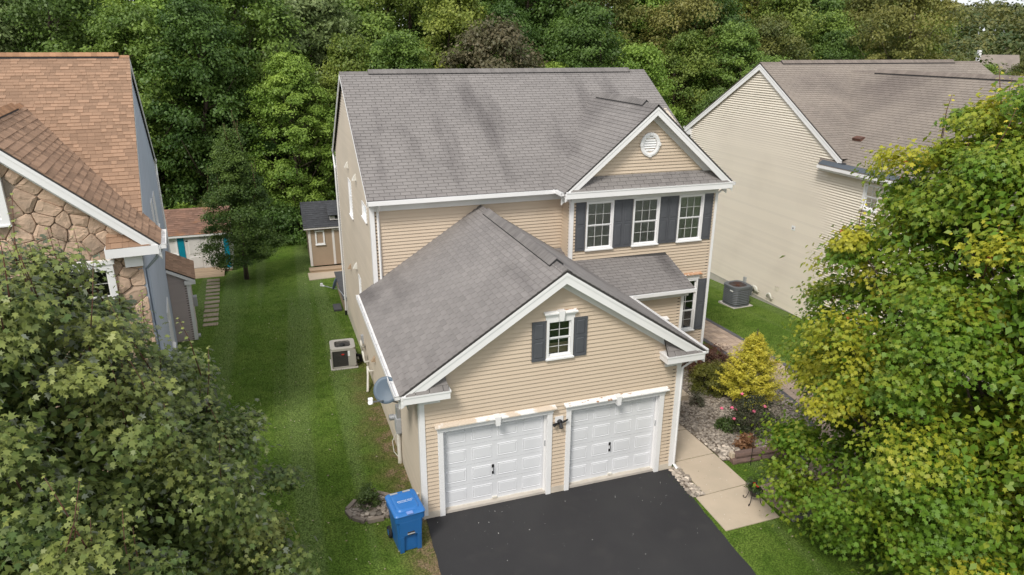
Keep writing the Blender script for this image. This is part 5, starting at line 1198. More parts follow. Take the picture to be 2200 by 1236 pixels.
dish((-.42, 16.9, .35), (-.92, .38, .25), 'second satellite dish seen edge-on behind the tan house corner', 'dish', .27, (-.58, .05, -.02), (.38, -.7, -.5))

# plant stand with red flowers
PS = empty('plant_stand', (7.78, -1.93, .022), label='black iron plant stand with a grey pot of red flowers on the walkway', cat='plant stand')
for q in range(4):
    a = q * math.pi / 2 + .5; ca, sa = math.cos(a), math.sin(a)
    MB().tube([(ca * .15, sa * .15, .36), (ca * .13, sa * .13, .25), (ca * .17, sa * .17, .10), (ca * .21, sa * .21, .02), (ca * .26, sa * .26, .02), (ca * .27, sa * .27, .06), (ca * .24, sa * .24, .07)], .009, 6).build('leg', M['black'], PS)
    MB().tube([(ca * .15, sa * .15, .36), (ca * .24, sa * .24, .42), (ca * .24, sa * .24, .50), (ca * .18, sa * .18, .50)], .008, 6).build('scroll', M['black'], PS)
MB().tube([(.155 * math.cos(t_ * math.pi / 10), .155 * math.sin(t_ * math.pi / 10), .36) for t_ in range(21)], .009, 6).build('ring', M['black'], PS)
MB().lathe([(.09, .20), (.145, .40), (.155, .41), (.14, .41), (.13, .38)], seg=18).build('pot', M['pot'], PS, smooth=True)
# garden stake
tag(MB().tube([(0, 0, -.1), (0, 0, 1.35), (.06, 0, 1.45), (.13, 0, 1.42)], .009, 6).build('garden_hook', M['black']), 'thin black garden hook standing at the edge of the gravel bed', 'garden hook').location = (8.72, -.56, 0)
# retaining blocks at the edge of the bed
blk = [((8.30, -.30, .0), 4, .85, 'block', 'long red-brown retaining block, lower course at the walkway end'), ((9.18, -.38, .0), 3, .80, 'block', 'red-brown retaining block in the middle of the lower course'), ((10.0, -.42, .0), 0, .85, 'block', 'red-brown retaining block at the tree end of the lower course'),
       ((8.42, -.24, .13), 4, .80, 'block', 'red-brown retaining block, upper course at the walkway end'), ((9.24, -.31, .13), 3, .75, 'block', 'red-brown retaining block in the middle of the upper course'), ((10.0, -.34, .13), 0, .8, 'block', 'red-brown retaining block at the tree end of the upper course'), ((9.55, -.20, .26), 12, .6, 'block', 'red-brown retaining block lying on top of the upper course')]
for (p, ang, L_, m_, lab) in blk:
    rr = random.Random(int(p[0] * 100)); mb = MB(); n_ = 5; loops = []
    for i in range(n_ + 1):
        x = L_ * i / n_; j = lambda: rr.uniform(-.012, .012)
        loops.append([(x, -.10 + j(), 0), (x, .10 + j(), 0), (x, .11 + j(), .07), (x, .08 + j(), .125), (x, -.07 + j(), .125), (x, -.11 + j(), .06)])
    mb.loft(loops); o = mb.build('retaining_block', M[m_], bevel=.01); o.location = p; o.rotation_euler = (0, 0, R(-ang)); tag(o, lab, 'block', 'blocks edging the gravel bed')
o = MB().loft([rrect(-.06, .06, -.07, .07, .02, 0), rrect(-.055, .055, -.065, .065, .02, .13)]).build('marker_block', M['concrete']); o.location = (8.36, -.22, .131); tag(o, 'pale square end block beside the red-brown retaining blocks', 'block')
# paint flakes and fallen leaves on the drive and lawn
fm = MB()
def flake(x, y, z, s, tone):
    a = random.uniform(0, 6.28); P = [(x + s * math.cos(a + t_) * random.uniform(.4, 1), y + s * math.sin(a + t_) * random.uniform(.4, 1), z + random.uniform(0, .006)) for t_ in (0, 1.6, 3.1, 4.7)]; fm.add(P, [(0, 1, 2, 3)], tone)
for _ in range(70):
    x = random.uniform(.1, 6.2); y = -.1 - abs(random.gauss(0, 1.2)); flake(x, y, .019, random.choice((.005, .006, .008, .014)), 1)
for _ in range(60): flake(random.uniform(6.6, 8.0), random.uniform(-2.5, 2.5), .03, .012, 0)
fm.build('paint_flakes', M['flake'])['kind'] = 'stuff'
fm = MB()
for _ in range(420):
    x = random.uniform(-5, -.1); y = random.uniform(-3, 26); flake(x, y, gz(y) + .03, random.uniform(.012, .04), random.random())
for _ in range(120):
    x = random.uniform(6.3, 13); y = random.uniform(-5, 0); flake(x, y, .03, random.uniform(.012, .035), random.random())
fm.build('fallen_leaves', mat('dry_leaf', (0.30, 0.24, 0.13), (0.42, 0.38, 0.28), rough=.9, scale=9, tone=.5))['kind'] = 'stuff'
# ================================================================== vegetation
MAPLE = np.array([(0, -.40, 0), (.14, -.26, 0), (.38, -.32, -.03), (.30, -.06, 0), (.54, .16, -.08), (.22, .16, 0), (0, .58, -.10), (-.22, .16, 0), (-.54, .16, -.08), (-.30, -.06, 0), (-.38, -.32, -.03), (-.14, -.26, 0)])
LEAF8 = np.array([(0, -.42, 0), (.40, -.28, -.04), (.25, -.02, .02), (.50, .20, -.09), (.16, .20, .0), (0, .58, -.12), (-.16, .20, .0), (-.50, .20, -.09), (-.25, -.02, .02), (-.40, -.28, -.04)])
LEAF6 = np.array([(0, -.45, 0), (.40, -.18, -.03), (.36, .16, -.05), (0, .56, -.10), (-.36, .16, -.05), (-.40, -.18, -.03)])
OVAL = np.array([(0, -.5, 0), (.30, -.05, .06), (0, .5, -.04), (-.30, -.05, .06)])
LOBED = np.array([(0, -.5, 0), (.42, -.22, -.02), (.20, .02, 0.04), (.44, .26, -.05), (0, .52, -.06), (-.44, .26, -.05), (-.20, .02, .04), (-.42, -.22, -.02)])
NEEDLE = np.array([(0, -.5, 0), (.13, 0, .02), (0, .5, -.06), (-.13, 0, .02)])
BLADE = np.array([(-.06, 0, 0), (.06, 0, 0), (0, 1, 0)])

def leaf_mesh(name, c, nrm, size, tone, shape, m, down=0.0, rng=RNG, tip=None):
    N = len(c); k = len(shape)
    nrm = nrm / np.maximum(np.linalg.norm(nrm, axis=1, keepdims=True), 1e-6)
    t = rng.normal(size=(N, 3)) if tip is None else tip + rng.normal(size=(N, 3)) * .35
    t[:, 2] -= down
    t -= nrm * np.sum(t * nrm, axis=1, keepdims=True); t /= np.maximum(np.linalg.norm(t, axis=1, keepdims=True), 1e-6)
    b = np.cross(t, nrm)
    V = c[:, None, :] + size[:, None, None] * (shape[None, :, 0:1] * b[:, None, :] + shape[None, :, 1:2] * t[:, None, :] + shape[None, :, 2:3] * nrm[:, None, :])
    me = bpy.data.meshes.new(name); me.vertices.add(N * k); me.vertices.foreach_set('co', V.reshape(-1).astype(np.float32))
    me.loops.add(N * k); me.loops.foreach_set('vertex_index', np.arange(N * k, dtype=np.int32))
    me.polygons.add(N); me.polygons.foreach_set('loop_start', np.arange(0, N * k, k, dtype=np.int32)); me.polygons.foreach_set('loop_total', np.full(N, k, dtype=np.int32))
    me.materials.append(m); at = me.attributes.new('tone', 'FLOAT', 'FACE'); at.data.foreach_set('value', np.clip(tone, 0, 1).astype(np.float32))
    me.update(calc_edges=True); return me

def crown(seed, prof, base, height, nl, lr, sub, per, leaf, shape, m, up_=.45, jit=.38, down=.3, tone_fn=None, shell=.7, sq=.62, sig=.26, name='crown', lean=(0, 0), fill=.10, lt_=.16, st_=.07, pt_=.07, tipdown=.6, thin=None, wob=0.0):
    """lobes that carry leaf clumps on their upper, outer side; returns (mesh, lobe centres)"""
    g = np.random.default_rng(seed); C_ = []; Nn = []; T = []; Sz = []; Tp = []; cen = []; sub0 = sub; ph = g.uniform(0, 6.28, 4)
    for i in range(nl):
        t = (i + g.uniform(0, 1)) / nl; Rm = prof(t); a = i * 2.39996 + g.uniform(-.6, .6)
        Rm *= 1 + wob * (math.sin(2 * a + ph[0] + 3 * t) + math.sin(3 * a + ph[1] - 5 * t)) * .5; sub = sub0 if thin is None or math.cos(a) * thin[0] + math.sin(a) * thin[1] > -.25 else max(4, int(sub0 * .5))
        rad = Rm * (shell + (1 - shell) * g.random() ** .6) if g.random() > fill else Rm * shell * g.random()
        r = lr * g.uniform(.65, 1.4); rad = max(0, rad - r * .4)
        ctr = np.array([rad * math.cos(a) + lean[0] * t, rad * math.sin(a) + lean[1] * t, base + t * (height - base - r * .5) + g.uniform(-.2, .2)]); cen.append((ctr, r, t))
        lt = g.normal(0, lt_); outw = np.array([math.cos(a), math.sin(a), 0])
        d = g.normal(size=(sub, 3)); d[:, 2] = np.abs(d[:, 2]) * .95 - .18; d += outw * .35; d /= np.linalg.norm(d, axis=1, keepdims=True)
        ax = np.array([1, 1, sq]); sc = ctr + d * (r * g.uniform(.62, 1.08, size=(sub, 1))) * ax
        sc[:, 2] -= .25 * r * np.maximum(0, (sc[:, :2] - ctr[:2]) @ outw[:2] / r)
        stn = g.normal(0, st_, size=sub)
        lc = sc[:, None, :] + g.normal(size=(sub, per, 3)) * np.array([1, 1, .6]) * r * sig
        od = np.repeat(d[:, None, :], per, 1)
        n = od * .62 + outw * .15 + np.array([0, 0, up_]) + g.normal(size=(sub, per, 3)) * jit
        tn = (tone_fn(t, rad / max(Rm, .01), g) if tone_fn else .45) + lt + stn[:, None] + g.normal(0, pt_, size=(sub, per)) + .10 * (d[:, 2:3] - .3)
        C_.append(lc.reshape(-1, 3)); Nn.append(n.reshape(-1, 3)); T.append(tn.reshape(-1)); Sz.append(leaf * g.uniform(.65, 1.2, size=sub * per))
        Tp.append((od * .8 + np.array([0, 0, -tipdown]) + g.normal(size=(sub, per, 3)) * .45).reshape(-1, 3))
    return leaf_mesh(name, np.concatenate(C_), np.concatenate(Nn), np.concatenate(Sz), np.concatenate(T), shape, m, 0, g, np.concatenate(Tp)), cen

def trunk_mesh(cen, height, r0, m, seed=0, every=2, top=.85, bend=.15, limb=.35):
    g = random.Random(seed); mb = MB(); n = 7; P = []
    for i in range(n + 1):
        t = i / n; P.append(Vector((g.uniform(-bend, bend) * t, g.uniform(-bend, bend) * t, height * top * t - .15 * (i == 0))))
    mb.tube(P, [r0 * (1.25 if i == 0 else 1) * (1 - .85 * i / n) + .015 for i in range(n + 1)], 9)
    for i, (c, r, t) in enumerate(cen):
        if i % every: continue
        c = Vector(c); zs = max(.12 * height, c.z - (Vector((c.x, c.y, 0)).length * .75 + .4)); ti = min(.97, zs / (height * top)); k = min(n - 1, int(ti * n)); f = ti * n - k
        s = P[k].lerp(P[k + 1], f); mid = s.lerp(c, .5) + Vector((0, 0, -.15 * (c - s).length + g.uniform(-.1, .2))); rb = r0 * (1 - .85 * ti) * limb + .008
        mb.tube([s, mid, c], [rb, rb * .65, rb * .25], 6)
    return mb.mesh('trunk', m, True)

def tree_parts(root, cm, tm): link('crown', cm, root); link('trunk', tm, root); return root

# --- foreground maples
def add_shoots(seed, cen, n, zmin, shape, m, leaf, L, tone, twig_m, mask=None):
    g = np.random.default_rng(seed); C_ = []; Nn = []; T = []; mb = MB(); c2 = [c for c in cen if c[0][2] > zmin and (mask is None or mask(c[0]))]
    for i in range(n):
        c, r, t = c2[g.integers(len(c2))]; p = np.array(c) + g.normal(size=3) * r * .45; p[2] += r * .5; le = L * g.uniform(.55, 1.25)
        dirv = np.array([g.normal(0, .14), g.normal(0, .14), 1.0]); q = p + dirv * le; mb.tube([p - dirv * .3, p + dirv * le * .5 + g.normal(0, .02, 3), q], [.012, .008, .004], 5)
        k = 0; z = 0
        while z < 1.02:
            a = k * 1.57 + g.uniform(-.3, .3)
            for s in (0, math.pi):
                pos = p + dirv * le * z; ot = np.array([math.cos(a + s), math.sin(a + s), .25]); sz = leaf * (1.05 - .55 * z)
                C_.append(pos + ot * sz * .7); Nn.append(np.array([0, 0, 1.0]) + ot * .5 + g.normal(0, .25, 3)); T.append((sz, tone + .25 * z + g.normal(0, .1)))
            k += 1; z += .16 if le < .7 else .11
    T = np.array(T)
    return leaf_mesh('shoots', np.array(C_), np.array(Nn), T[:, 0], T[:, 1], shape, m, .2, g), mb.mesh('twigs', twig_m, True)

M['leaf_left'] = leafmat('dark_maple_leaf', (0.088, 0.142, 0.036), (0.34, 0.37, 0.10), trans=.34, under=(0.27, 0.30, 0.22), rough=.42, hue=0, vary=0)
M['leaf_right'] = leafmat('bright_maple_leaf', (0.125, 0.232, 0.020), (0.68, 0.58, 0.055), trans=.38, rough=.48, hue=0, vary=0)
M['leaf_orange'] = leafmat('orange_maple_leaf', (0.40, 0.14, 0.03), (0.45, 0.10, 0.06), trans=.3, hue=0, vary=0)
def interp(t, pts):
    for i in range(len(pts) - 1):
        if t <= pts[i + 1][0]: a, b = pts[i], pts[i + 1]; f = (t - a[0]) / (b[0] - a[0]); return a[1] + (b[1] - a[1]) * f
    return pts[-1][1]
TL = empty('maple_tree', (-7.35, -2.1, 0), label='large dark green maple in the lower left foreground', cat='tree')
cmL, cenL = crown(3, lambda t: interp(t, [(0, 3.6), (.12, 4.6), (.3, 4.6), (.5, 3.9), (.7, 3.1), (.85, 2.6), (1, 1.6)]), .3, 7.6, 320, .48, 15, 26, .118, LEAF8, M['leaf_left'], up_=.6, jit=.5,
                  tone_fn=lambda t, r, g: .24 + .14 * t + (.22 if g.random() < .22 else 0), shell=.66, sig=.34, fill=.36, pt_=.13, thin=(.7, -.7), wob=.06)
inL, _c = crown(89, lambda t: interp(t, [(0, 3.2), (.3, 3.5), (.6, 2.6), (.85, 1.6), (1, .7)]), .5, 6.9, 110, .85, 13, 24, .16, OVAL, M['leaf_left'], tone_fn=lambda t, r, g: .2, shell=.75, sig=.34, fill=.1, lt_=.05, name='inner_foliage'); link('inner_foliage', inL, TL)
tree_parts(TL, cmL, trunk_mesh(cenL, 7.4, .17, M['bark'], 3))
sh, tw = add_shoots(5, cenL, 190, 3.0, LEAF8, M['leaf_left'], .115, .95, .50, M['twig']); link('shoots', sh, TL)['kind'] = 'stuff'; link('twigs', tw, TL)['kind'] = 'stuff'
TR = empty('maple_tree', (11.65, -4.8, 0), label='large green maple turning yellow in the right foreground', cat='tree')
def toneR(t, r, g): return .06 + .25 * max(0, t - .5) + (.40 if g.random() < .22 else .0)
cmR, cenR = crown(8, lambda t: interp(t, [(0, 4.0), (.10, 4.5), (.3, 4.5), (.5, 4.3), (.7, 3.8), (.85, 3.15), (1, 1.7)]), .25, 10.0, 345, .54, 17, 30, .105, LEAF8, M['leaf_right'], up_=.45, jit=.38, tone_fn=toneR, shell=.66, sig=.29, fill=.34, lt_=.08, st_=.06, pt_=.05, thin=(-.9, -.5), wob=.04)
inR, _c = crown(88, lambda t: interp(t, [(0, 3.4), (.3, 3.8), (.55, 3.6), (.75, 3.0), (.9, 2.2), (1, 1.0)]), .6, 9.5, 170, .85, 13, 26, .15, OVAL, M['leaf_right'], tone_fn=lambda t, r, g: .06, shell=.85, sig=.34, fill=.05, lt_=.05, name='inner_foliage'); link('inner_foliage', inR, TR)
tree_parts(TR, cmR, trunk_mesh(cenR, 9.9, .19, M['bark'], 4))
sh, tw = add_shoots(6, cenR, 70, 6.4, MAPLE, M['leaf_right'], .12, .75, .62, M['twig']); link('shoots', sh, TR)['kind'] = 'stuff'; link('twigs', tw, TR)['kind'] = 'stuff'
g = np.random.default_rng(4); oc = np.array([np.array(c) + g.normal(0, .14, 3) for c, r, t in cenR if t > .45 for _ in range(2)])
link('orange_leaves', leaf_mesh('orange_leaves', oc, np.array([0, -.3, 1.0]) + g.normal(0, .4, (len(oc), 3)), np.full(len(oc), .10), g.random(len(oc)), MAPLE, M['leaf_orange'], .3, g), TR)['kind'] = 'stuff'

# --- the wood behind
LM = {
 'dark': leafmat('leaf_dark', (0.044, 0.091, 0.018), (0.143, 0.225, 0.041), trans=.34, hue=.012, vary=.15),
 'mid': leafmat('leaf_mid', (0.062, 0.125, 0.022), (0.205, 0.308, 0.055), trans=.36, hue=.012, vary=.18),
 'light': leafmat('leaf_light', (0.11, 0.205, 0.027), (0.328, 0.451, 0.075), trans=.36, hue=.01, vary=.12),
 'yellow': leafmat('leaf_yellow', (0.095, 0.157, 0.025), (0.302, 0.347, 0.062), trans=.36, hue=.012, vary=.12),
 'red': leafmat('leaf_red', (0.080, 0.088, 0.034), (0.20, 0.155, 0.090), trans=.34, hue=.012, vary=.12),
 'pale': leafmat('leaf_pale', (0.09, 0.14, 0.04), (0.269, 0.336, 0.129), trans=.34, hue=.01, vary=.12),
 'olive': leafmat('leaf_olive', (0.075, 0.106, 0.025), (0.287, 0.273, 0.068), trans=.34, hue=.015, vary=.15)}
def oval_prof(R0, low=.55): return lambda t: R0 * interp(t, [(0, low), (.25, .95), (.5, 1.0), (.75, .8), (.9, .5), (1, .22)])
VAR = []; g_l = [.6, -.8, .5, -.4, .9, -.6, .3, -.9]
specs = [('dark', 4.3, 17, 'dark green'), ('mid', 4.0, 16, 'mid green'), ('light', 3.7, 15, 'bright green'), ('yellow', 4.2, 17, 'yellow-tinged green'), ('red', 3.9, 13, 'reddish-brown leaved'), ('pale', 3.9, 15.5, 'pale grey-green'), ('olive', 4.6, 17.5, 'olive green'), ('mid', 3.6, 14, 'leafy green')]
for i, (mk, R0, hh, lab) in enumerate(specs):
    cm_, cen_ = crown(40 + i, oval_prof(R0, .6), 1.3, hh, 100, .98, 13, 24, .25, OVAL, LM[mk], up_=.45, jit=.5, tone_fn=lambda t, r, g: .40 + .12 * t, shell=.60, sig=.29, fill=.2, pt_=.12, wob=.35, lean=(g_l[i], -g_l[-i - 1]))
    VAR.append((cm_, trunk_mesh(cen_, hh, .26, M['bark'], 40 + i, every=3, bend=.5), lab, hh))
ORD = ['first', 'second', 'third', 'fourth', 'fifth', 'sixth', 'seventh', 'eighth', 'ninth', 'tenth', 'eleventh', 'twelfth', 'thirteenth', 'fourteenth', 'fifteenth', 'sixteenth', 'seventeenth', 'eighteenth', 'nineteenth', 'twentieth']
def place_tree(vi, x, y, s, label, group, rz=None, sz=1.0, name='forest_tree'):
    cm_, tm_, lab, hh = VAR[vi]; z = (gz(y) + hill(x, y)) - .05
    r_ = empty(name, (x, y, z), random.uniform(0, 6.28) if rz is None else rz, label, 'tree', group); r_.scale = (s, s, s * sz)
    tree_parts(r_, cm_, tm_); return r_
GRP = 'trees of the wood behind the houses'
rowsF = [(37.5, 5.0, 'front', [0, 1, 7, 1, 0, 2, 3, 1, 1, 2, 0, 7, 3, 1, 6, 0, 3, 6]), (43, 5.4, 'second', [1, 5, 0, 2, 1, 5, 7, 3, 0, 1, 2, 6, 0, 3, 1, 6, 3, 0]), (49.5, 5.8, 'third', [0, 1, 5, 2, 0, 1, 7, 3, 1, 0, 6, 2, 3, 6, 0, 3, 6, 1]), (57, 6.4, 'fourth', [0, 1, 0, 3, 1, 0, 1, 3, 0, 6, 1, 0, 3, 6, 0, 6, 3, 0]), (67, 6.4, 'fifth', [1, 0, 1, 5, 0, 1, 3, 1, 6, 0, 1, 3, 0, 1, 6, 0, 3, 6])]
for ri, (yy, dx, rn, seq) in enumerate(rowsF):
    x = -2.5 - (yy + 13.7) * .43 + (ri % 2) * dx * .5; xe = -2.5 + (yy + 13.7) * 1.09; k = 0
    while x < xe and k < len(seq):
        px, py = x + random.uniform(-1.1, 1.1), yy + random.uniform(-1.3, 1.3)
        if not (ri == 0 and -3.6 < px < 1.6):
            vi = seq[k]; s = random.uniform(.88, 1.12) * (.84, 1.04, 1.2, 1.32, 1.5)[ri]
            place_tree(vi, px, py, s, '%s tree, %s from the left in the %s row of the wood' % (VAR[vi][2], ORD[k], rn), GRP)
        k += 1; x += (xe + 2.5 + (yy + 13.7) * .43) / 17
# single trees that stand out
bt, bc = crown(71, oval_prof(3.0, .75), 1.9, 11.9, 120, .66, 15, 24, .165, OVAL, LM['light'], up_=.5, jit=.42, tone_fn=lambda t, r, g: .42 + .1 * t, shell=.66, sig=.28, fill=.2)
r_ = empty('maple_tree', (-.9, 35.5, gz(35.5)), label='bright green maple standing out before the dark wood, left of the tan house', cat='tree'); tree_parts(r_, bt, trunk_mesh(bc, 11.9, .16, M['bark'], 71, bend=.3))
pt, pc_ = crown(72, lambda t: interp(t, [(0, 1.3), (.15, 1.95), (.4, 1.75), (.7, 1.1), (1, .25)]), 1.0, 7.7, 120, .42, 15, 28, .105, OVAL, LM['dark'], up_=.5, jit=.5, tone_fn=lambda t, r, g: .22 + .2 * (t > .75), shell=.55, sig=.34, fill=.3, tipdown=-.2)
r_ = empty('pear_tree', (-4.44, 24.32, gz(24.3)), label='small conical dark green tree on the lawn before the white shed', cat='tree'); tree_parts(r_, pt, trunk_mesh(pc_, 7.7, .10, M['bark'], 72, every=4, bend=.08))
sh, tw = add_shoots(9, pc_, 26, 3.2, OVAL, LM['dark'], .11, 1.1, .65, M['twig']); link('shoots', sh, r_)['kind'] = 'stuff'; link('twigs', tw, r_)['kind'] = 'stuff'
place_tree(2, 24.5, 34.5, .84, 'yellow-green tree with a spiky top behind the tan house ridge', GRP)
place_tree(4, 13.2, 34.5, 1.08, 'reddish-brown tree right behind the middle of the tan house ridge', GRP)
place_tree(5, 5.0, 33.5, .70, 'pale green tree with pinkish tips behind the left end of the tan house ridge', GRP)
place_tree(1, 33.0, 31.0, .72, 'green tree filling the gap between the tan and cream houses', GRP)
place_tree(0, 27.5, 29.0, .55, 'low dark tree between the tan and cream house roofs', GRP)
place_tree(6, 47.5, 33.5, 1.0, 'big oak-like tree with bare limbs behind the cream house ridge', GRP)
for i, (x, y) in enumerate(((68.5, 48), (71.5, 45), (75, 42.5), (79, 43.5))): place_tree((0, 1, 6, 0)[i], x, y, (.66, .70, .66, .70)[i], ['dark tree left of the distant white gable', 'green tree in front of the distant house roof', 'olive tree right of the distant house', 'dark tree at the frame edge right of the distant house'][i], 'trees before the distant house')
for i, (x, y, s, vi) in enumerate(((62, 34, .50, 0), (70, 40, .52, 1), (78, 42, .55, 5), (66, 27, .42, 1), (84, 50, .62, 0), (76, 34, .50, 6))):
    place_tree(vi, x, y, s, ['low dark green tree just right of the big oak-like tree', 'green tree beyond the cream house, right of the low dark one', 'pale tree beyond the cream house in the far right gap', 'small green tree at the far right behind the cream roof end', 'dark tree near the distant white gables', 'olive tree at the far right edge behind the cream roof'][i], 'trees beyond the cream house')
# undergrowth along the wood's edge
bv = []
for i, mk in enumerate(('dark', 'mid', 'olive', 'light')):
    cm_, cen_ = crown(80 + i, lambda t: 1.5 * interp(t, [(0, .9), (.5, 1), (1, .4)]), .15, 2.1, 22, .55, 10, 22, .15, OVAL, LM[mk], up_=.5, jit=.6, tone_fn=lambda t, r, g: .35, shell=.5)
    bv.append((cm_, trunk_mesh(cen_, 1.6, .04, M['bark'], i, every=2)))
look = ['dark green', 'mid green', 'olive', 'light green']; k = 0
for x in np.arange(-17, 32, 2.1):
    y = 33.5 + random.uniform(-.8, 1.2); 
    if -2 < x < 1.5: y = 30.8 + random.uniform(-.5, .5)
    vi = random.randrange(4) if not -9 < x < 2 else random.choice((0, 1, 2, 3)); s = random.uniform(.8, 1.35)
    r_ = empty('shrub', (x + random.uniform(-.5, .5), y, gz(y)), random.uniform(0, 6.28), '%s shrub at the edge of the wood, %s from the left' % (look[vi], (ORD + ['twenty-first', 'twenty-second', 'twenty-third', 'twenty-fourth', 'twenty-fifth'])[k]), 'shrub', 'undergrowth along the wood edge'); r_.scale = (s, s, s * random.uniform(.8, 1.2))
    link('foliage', bv[vi][0], r_); link('stem', bv[vi][1], r_); k += 1
# far wooded hillside
g = np.random.default_rng(21); C_ = []; Nn = []; T = []; Sz = []
for _ in range(1150):
    d = math.sqrt(g.uniform(95 ** 2, 430 ** 2)); az = g.uniform(R(28), R(66)); x, y = CAM.x + d * math.sin(az), CAM.y + d * math.cos(az)
    if math.hypot(x - 127, y - 86.5) < 13: continue
    gh = gz(y) + hill(x, y); R0 = g.uniform(3.2, 5.2); hh = g.uniform(7, 12) if d > 140 else g.uniform(6, 9); n = 130 if d > 200 else 330
    dv = g.normal(size=(n, 3)); dv[:, 2] = np.abs(dv[:, 2]) * 1.0 - .25; dv /= np.linalg.norm(dv, axis=1, keepdims=True)
    bump_ = 1 + .22 * np.sin(dv[:, 0] * 5 + g.uniform(0, 6)) * np.cos(dv[:, 1] * 5 + g.uniform(0, 6))
    C_.append(np.array([x, y, gh + hh - R0 * .8]) + dv * R0 * bump_[:, None] * np.array([1, 1, 1.05])); Nn.append(dv + g.normal(size=(n, 3)) * .5 + np.array([0, 0, .3])); T.append(g.normal(.4, .22) + g.normal(0, .12, n)); Sz.append(g.uniform(.9, 1.6, n) if d > 200 else g.uniform(.45, .8, n))
farm = leafmat('far_foliage', (0.050, 0.085, 0.022), (0.21, 0.20, 0.055), trans=.25, hue=0, vary=0)
far = link('far_wood', leaf_mesh('far_wood', np.concatenate(C_), np.concatenate(Nn), np.concatenate(Sz), np.concatenate(T), OVAL, farm, 0, g)); tag(far, kind='stuff')
# far house among the trees
FH = empty('far_house', (127, 86.5, 1.4 - 2.7), R(-35), 'distant house with grey roof and white gable among the trees, far right', 'house'); FH.scale = (.5, .5, .93)
MB().box(-6, 6, -4, 4, 0, 7.8).build('wall', M['white'], FH)
MB().prism([(-6, -4.3, 7.6), (-6, 4.3, 7.6), (-6, 0, 10.4)], (12, 0, 0)).build('gable', M['white'], FH)
for s_ in (-1, 1): MB().prism([(-6.4, s_ * 4.8, 7.45), (6.4, s_ * 4.8, 7.45), (6.4, 0, 10.6), (-6.4, 0, 10.6)], (0, 0, .15)).build('roof', M['shingle_brown'], FH)
MB().box(-7.2, -6.2, -1, 1, 0, 11.6).build('chimney', M['white'], FH)
for a in (-4, -1.5, 1.5, 4): MB().box(a - .5, a + .5, -4.05, -4.0, 5.2, 6.8).build('window', M['roomdark'], FH)

# --- garden plants
def shrub(name, label, loc, R0, h, leaf, shape, m, seed, nl=26, lr=.2, sub=9, per=22, prof=None, up_=.5, down=0, tone=.4, jit=.6, sig=.32, stem=.02):
    cm_, cen_ = crown(seed, prof or (lambda t: R0 * interp(t, [(0, .85), (.4, 1), (.8, .7), (1, .3)])), .05, h, nl, lr, sub, per, leaf, shape, m, up_=up_, jit=jit, down=down, tone_fn=lambda t, r, g: tone, shell=.55, sig=sig)
    r_ = empty(name, (loc[0], loc[1], gz(loc[1]) + .03), label=label, cat='shrub'); link('foliage', cm_, r_); link('stem', trunk_mesh(cen_, h, stem, M['bark'], seed, every=2), r_); return r_, cen_
M['lf_gold'] = leafmat('golden_cypress', (0.28, 0.30, 0.025), (0.90, 0.78, 0.11), trans=.3, hue=0, vary=0)
M['lf_jun'] = leafmat('juniper', (0.040, 0.060, 0.010), (0.20, 0.19, 0.03), trans=.2, hue=0, vary=0)
M['lf_lace'] = leafmat('laceleaf', (0.060, 0.028, 0.018), (0.21, 0.10, 0.065), trans=.25, hue=0, vary=0)
M['lf_green'] = leafmat('shrub_green', (0.030, 0.060, 0.015), (0.11, 0.16, 0.035), trans=.25, hue=0, vary=0)
M['lf_rose'] = leafmat('rose_leaf', (0.028, 0.040, 0.018), (0.10, 0.10, 0.05), trans=.2, hue=0, vary=0)
M['lf_lav'] = leafmat('lavender', (0.06, 0.075, 0.035), (0.17, 0.15, 0.11), trans=.2, hue=0, vary=0)
M['lf_rust'] = leafmat('rust_grass', (0.14, 0.06, 0.03), (0.30, 0.16, 0.08), trans=.2, hue=0, vary=0)
# golden cypress: sprays reaching up and outwards
g = np.random.default_rng(33); C_ = []; Nn = []; T = []; Sz = []; Tp = []; tw = MB(); tw.tube([(0, 0, -.05), (0, 0, 1.2), (.03, 0, 2.1)], [.06, .04, .01], 7)
for i in range(470):
    t = g.random() ** 1.25; z0 = .10 + t * 1.75; Rm = interp(t, [(0, 1.05), (.25, 1.0), (.5, .72), (.75, .42), (1, .14)]) * g.uniform(.65, 1.12); a = g.uniform(0, 6.283); o_ = np.array([math.cos(a), math.sin(a), g.uniform(.15, .55) + .5 * t]); o_ /= np.linalg.norm(o_)
    st_ = np.array([0, 0, z0]); L_ = Rm
    if i % 5 == 0: tw.tube([tuple(st_), tuple(st_ + o_ * L_ * .8)], [.014, .004], 4)
    nl_ = 60; f = g.uniform(.45, 1.05, nl_); sd_ = np.cross(o_, [0, 0, 1.0]); sd_ /= np.linalg.norm(sd_)
    pos = st_ + o_ * (L_ * f)[:, None] + sd_ * (g.normal(0, .085, nl_) * (1.35 - f))[:, None] + g.normal(0, .028, (nl_, 3))
    C_.append(pos); Nn.append(np.tile(np.array([0, 0, 1.0]) + o_ * .25, (nl_, 1)) + g.normal(0, .45, (nl_, 3))); Tp.append(np.tile(o_, (nl_, 1)) + np.sign(g.normal(size=nl_))[:, None] * sd_ * .6)
    T.append(.25 + .60 * (f - .45) + g.normal(0, .14, nl_) + g.normal(0, .1)); Sz.append(g.uniform(.06, .11, nl_))
cy = empty('golden_cypress', (10.95, 2.55, gz(2.55)), label='golden yellow feathery cypress in the middle of the gravel bed', cat='shrub'); cy.scale = (1.0, 1.0, 1.22)
link('foliage', leaf_mesh('foliage', np.concatenate(C_), np.concatenate(Nn), np.concatenate(Sz), np.concatenate(T), NEEDLE, M['lf_gold'], 0, g, np.concatenate(Tp)), cy); link('trunk', tw.mesh('trunk', M['bark'], True), cy)
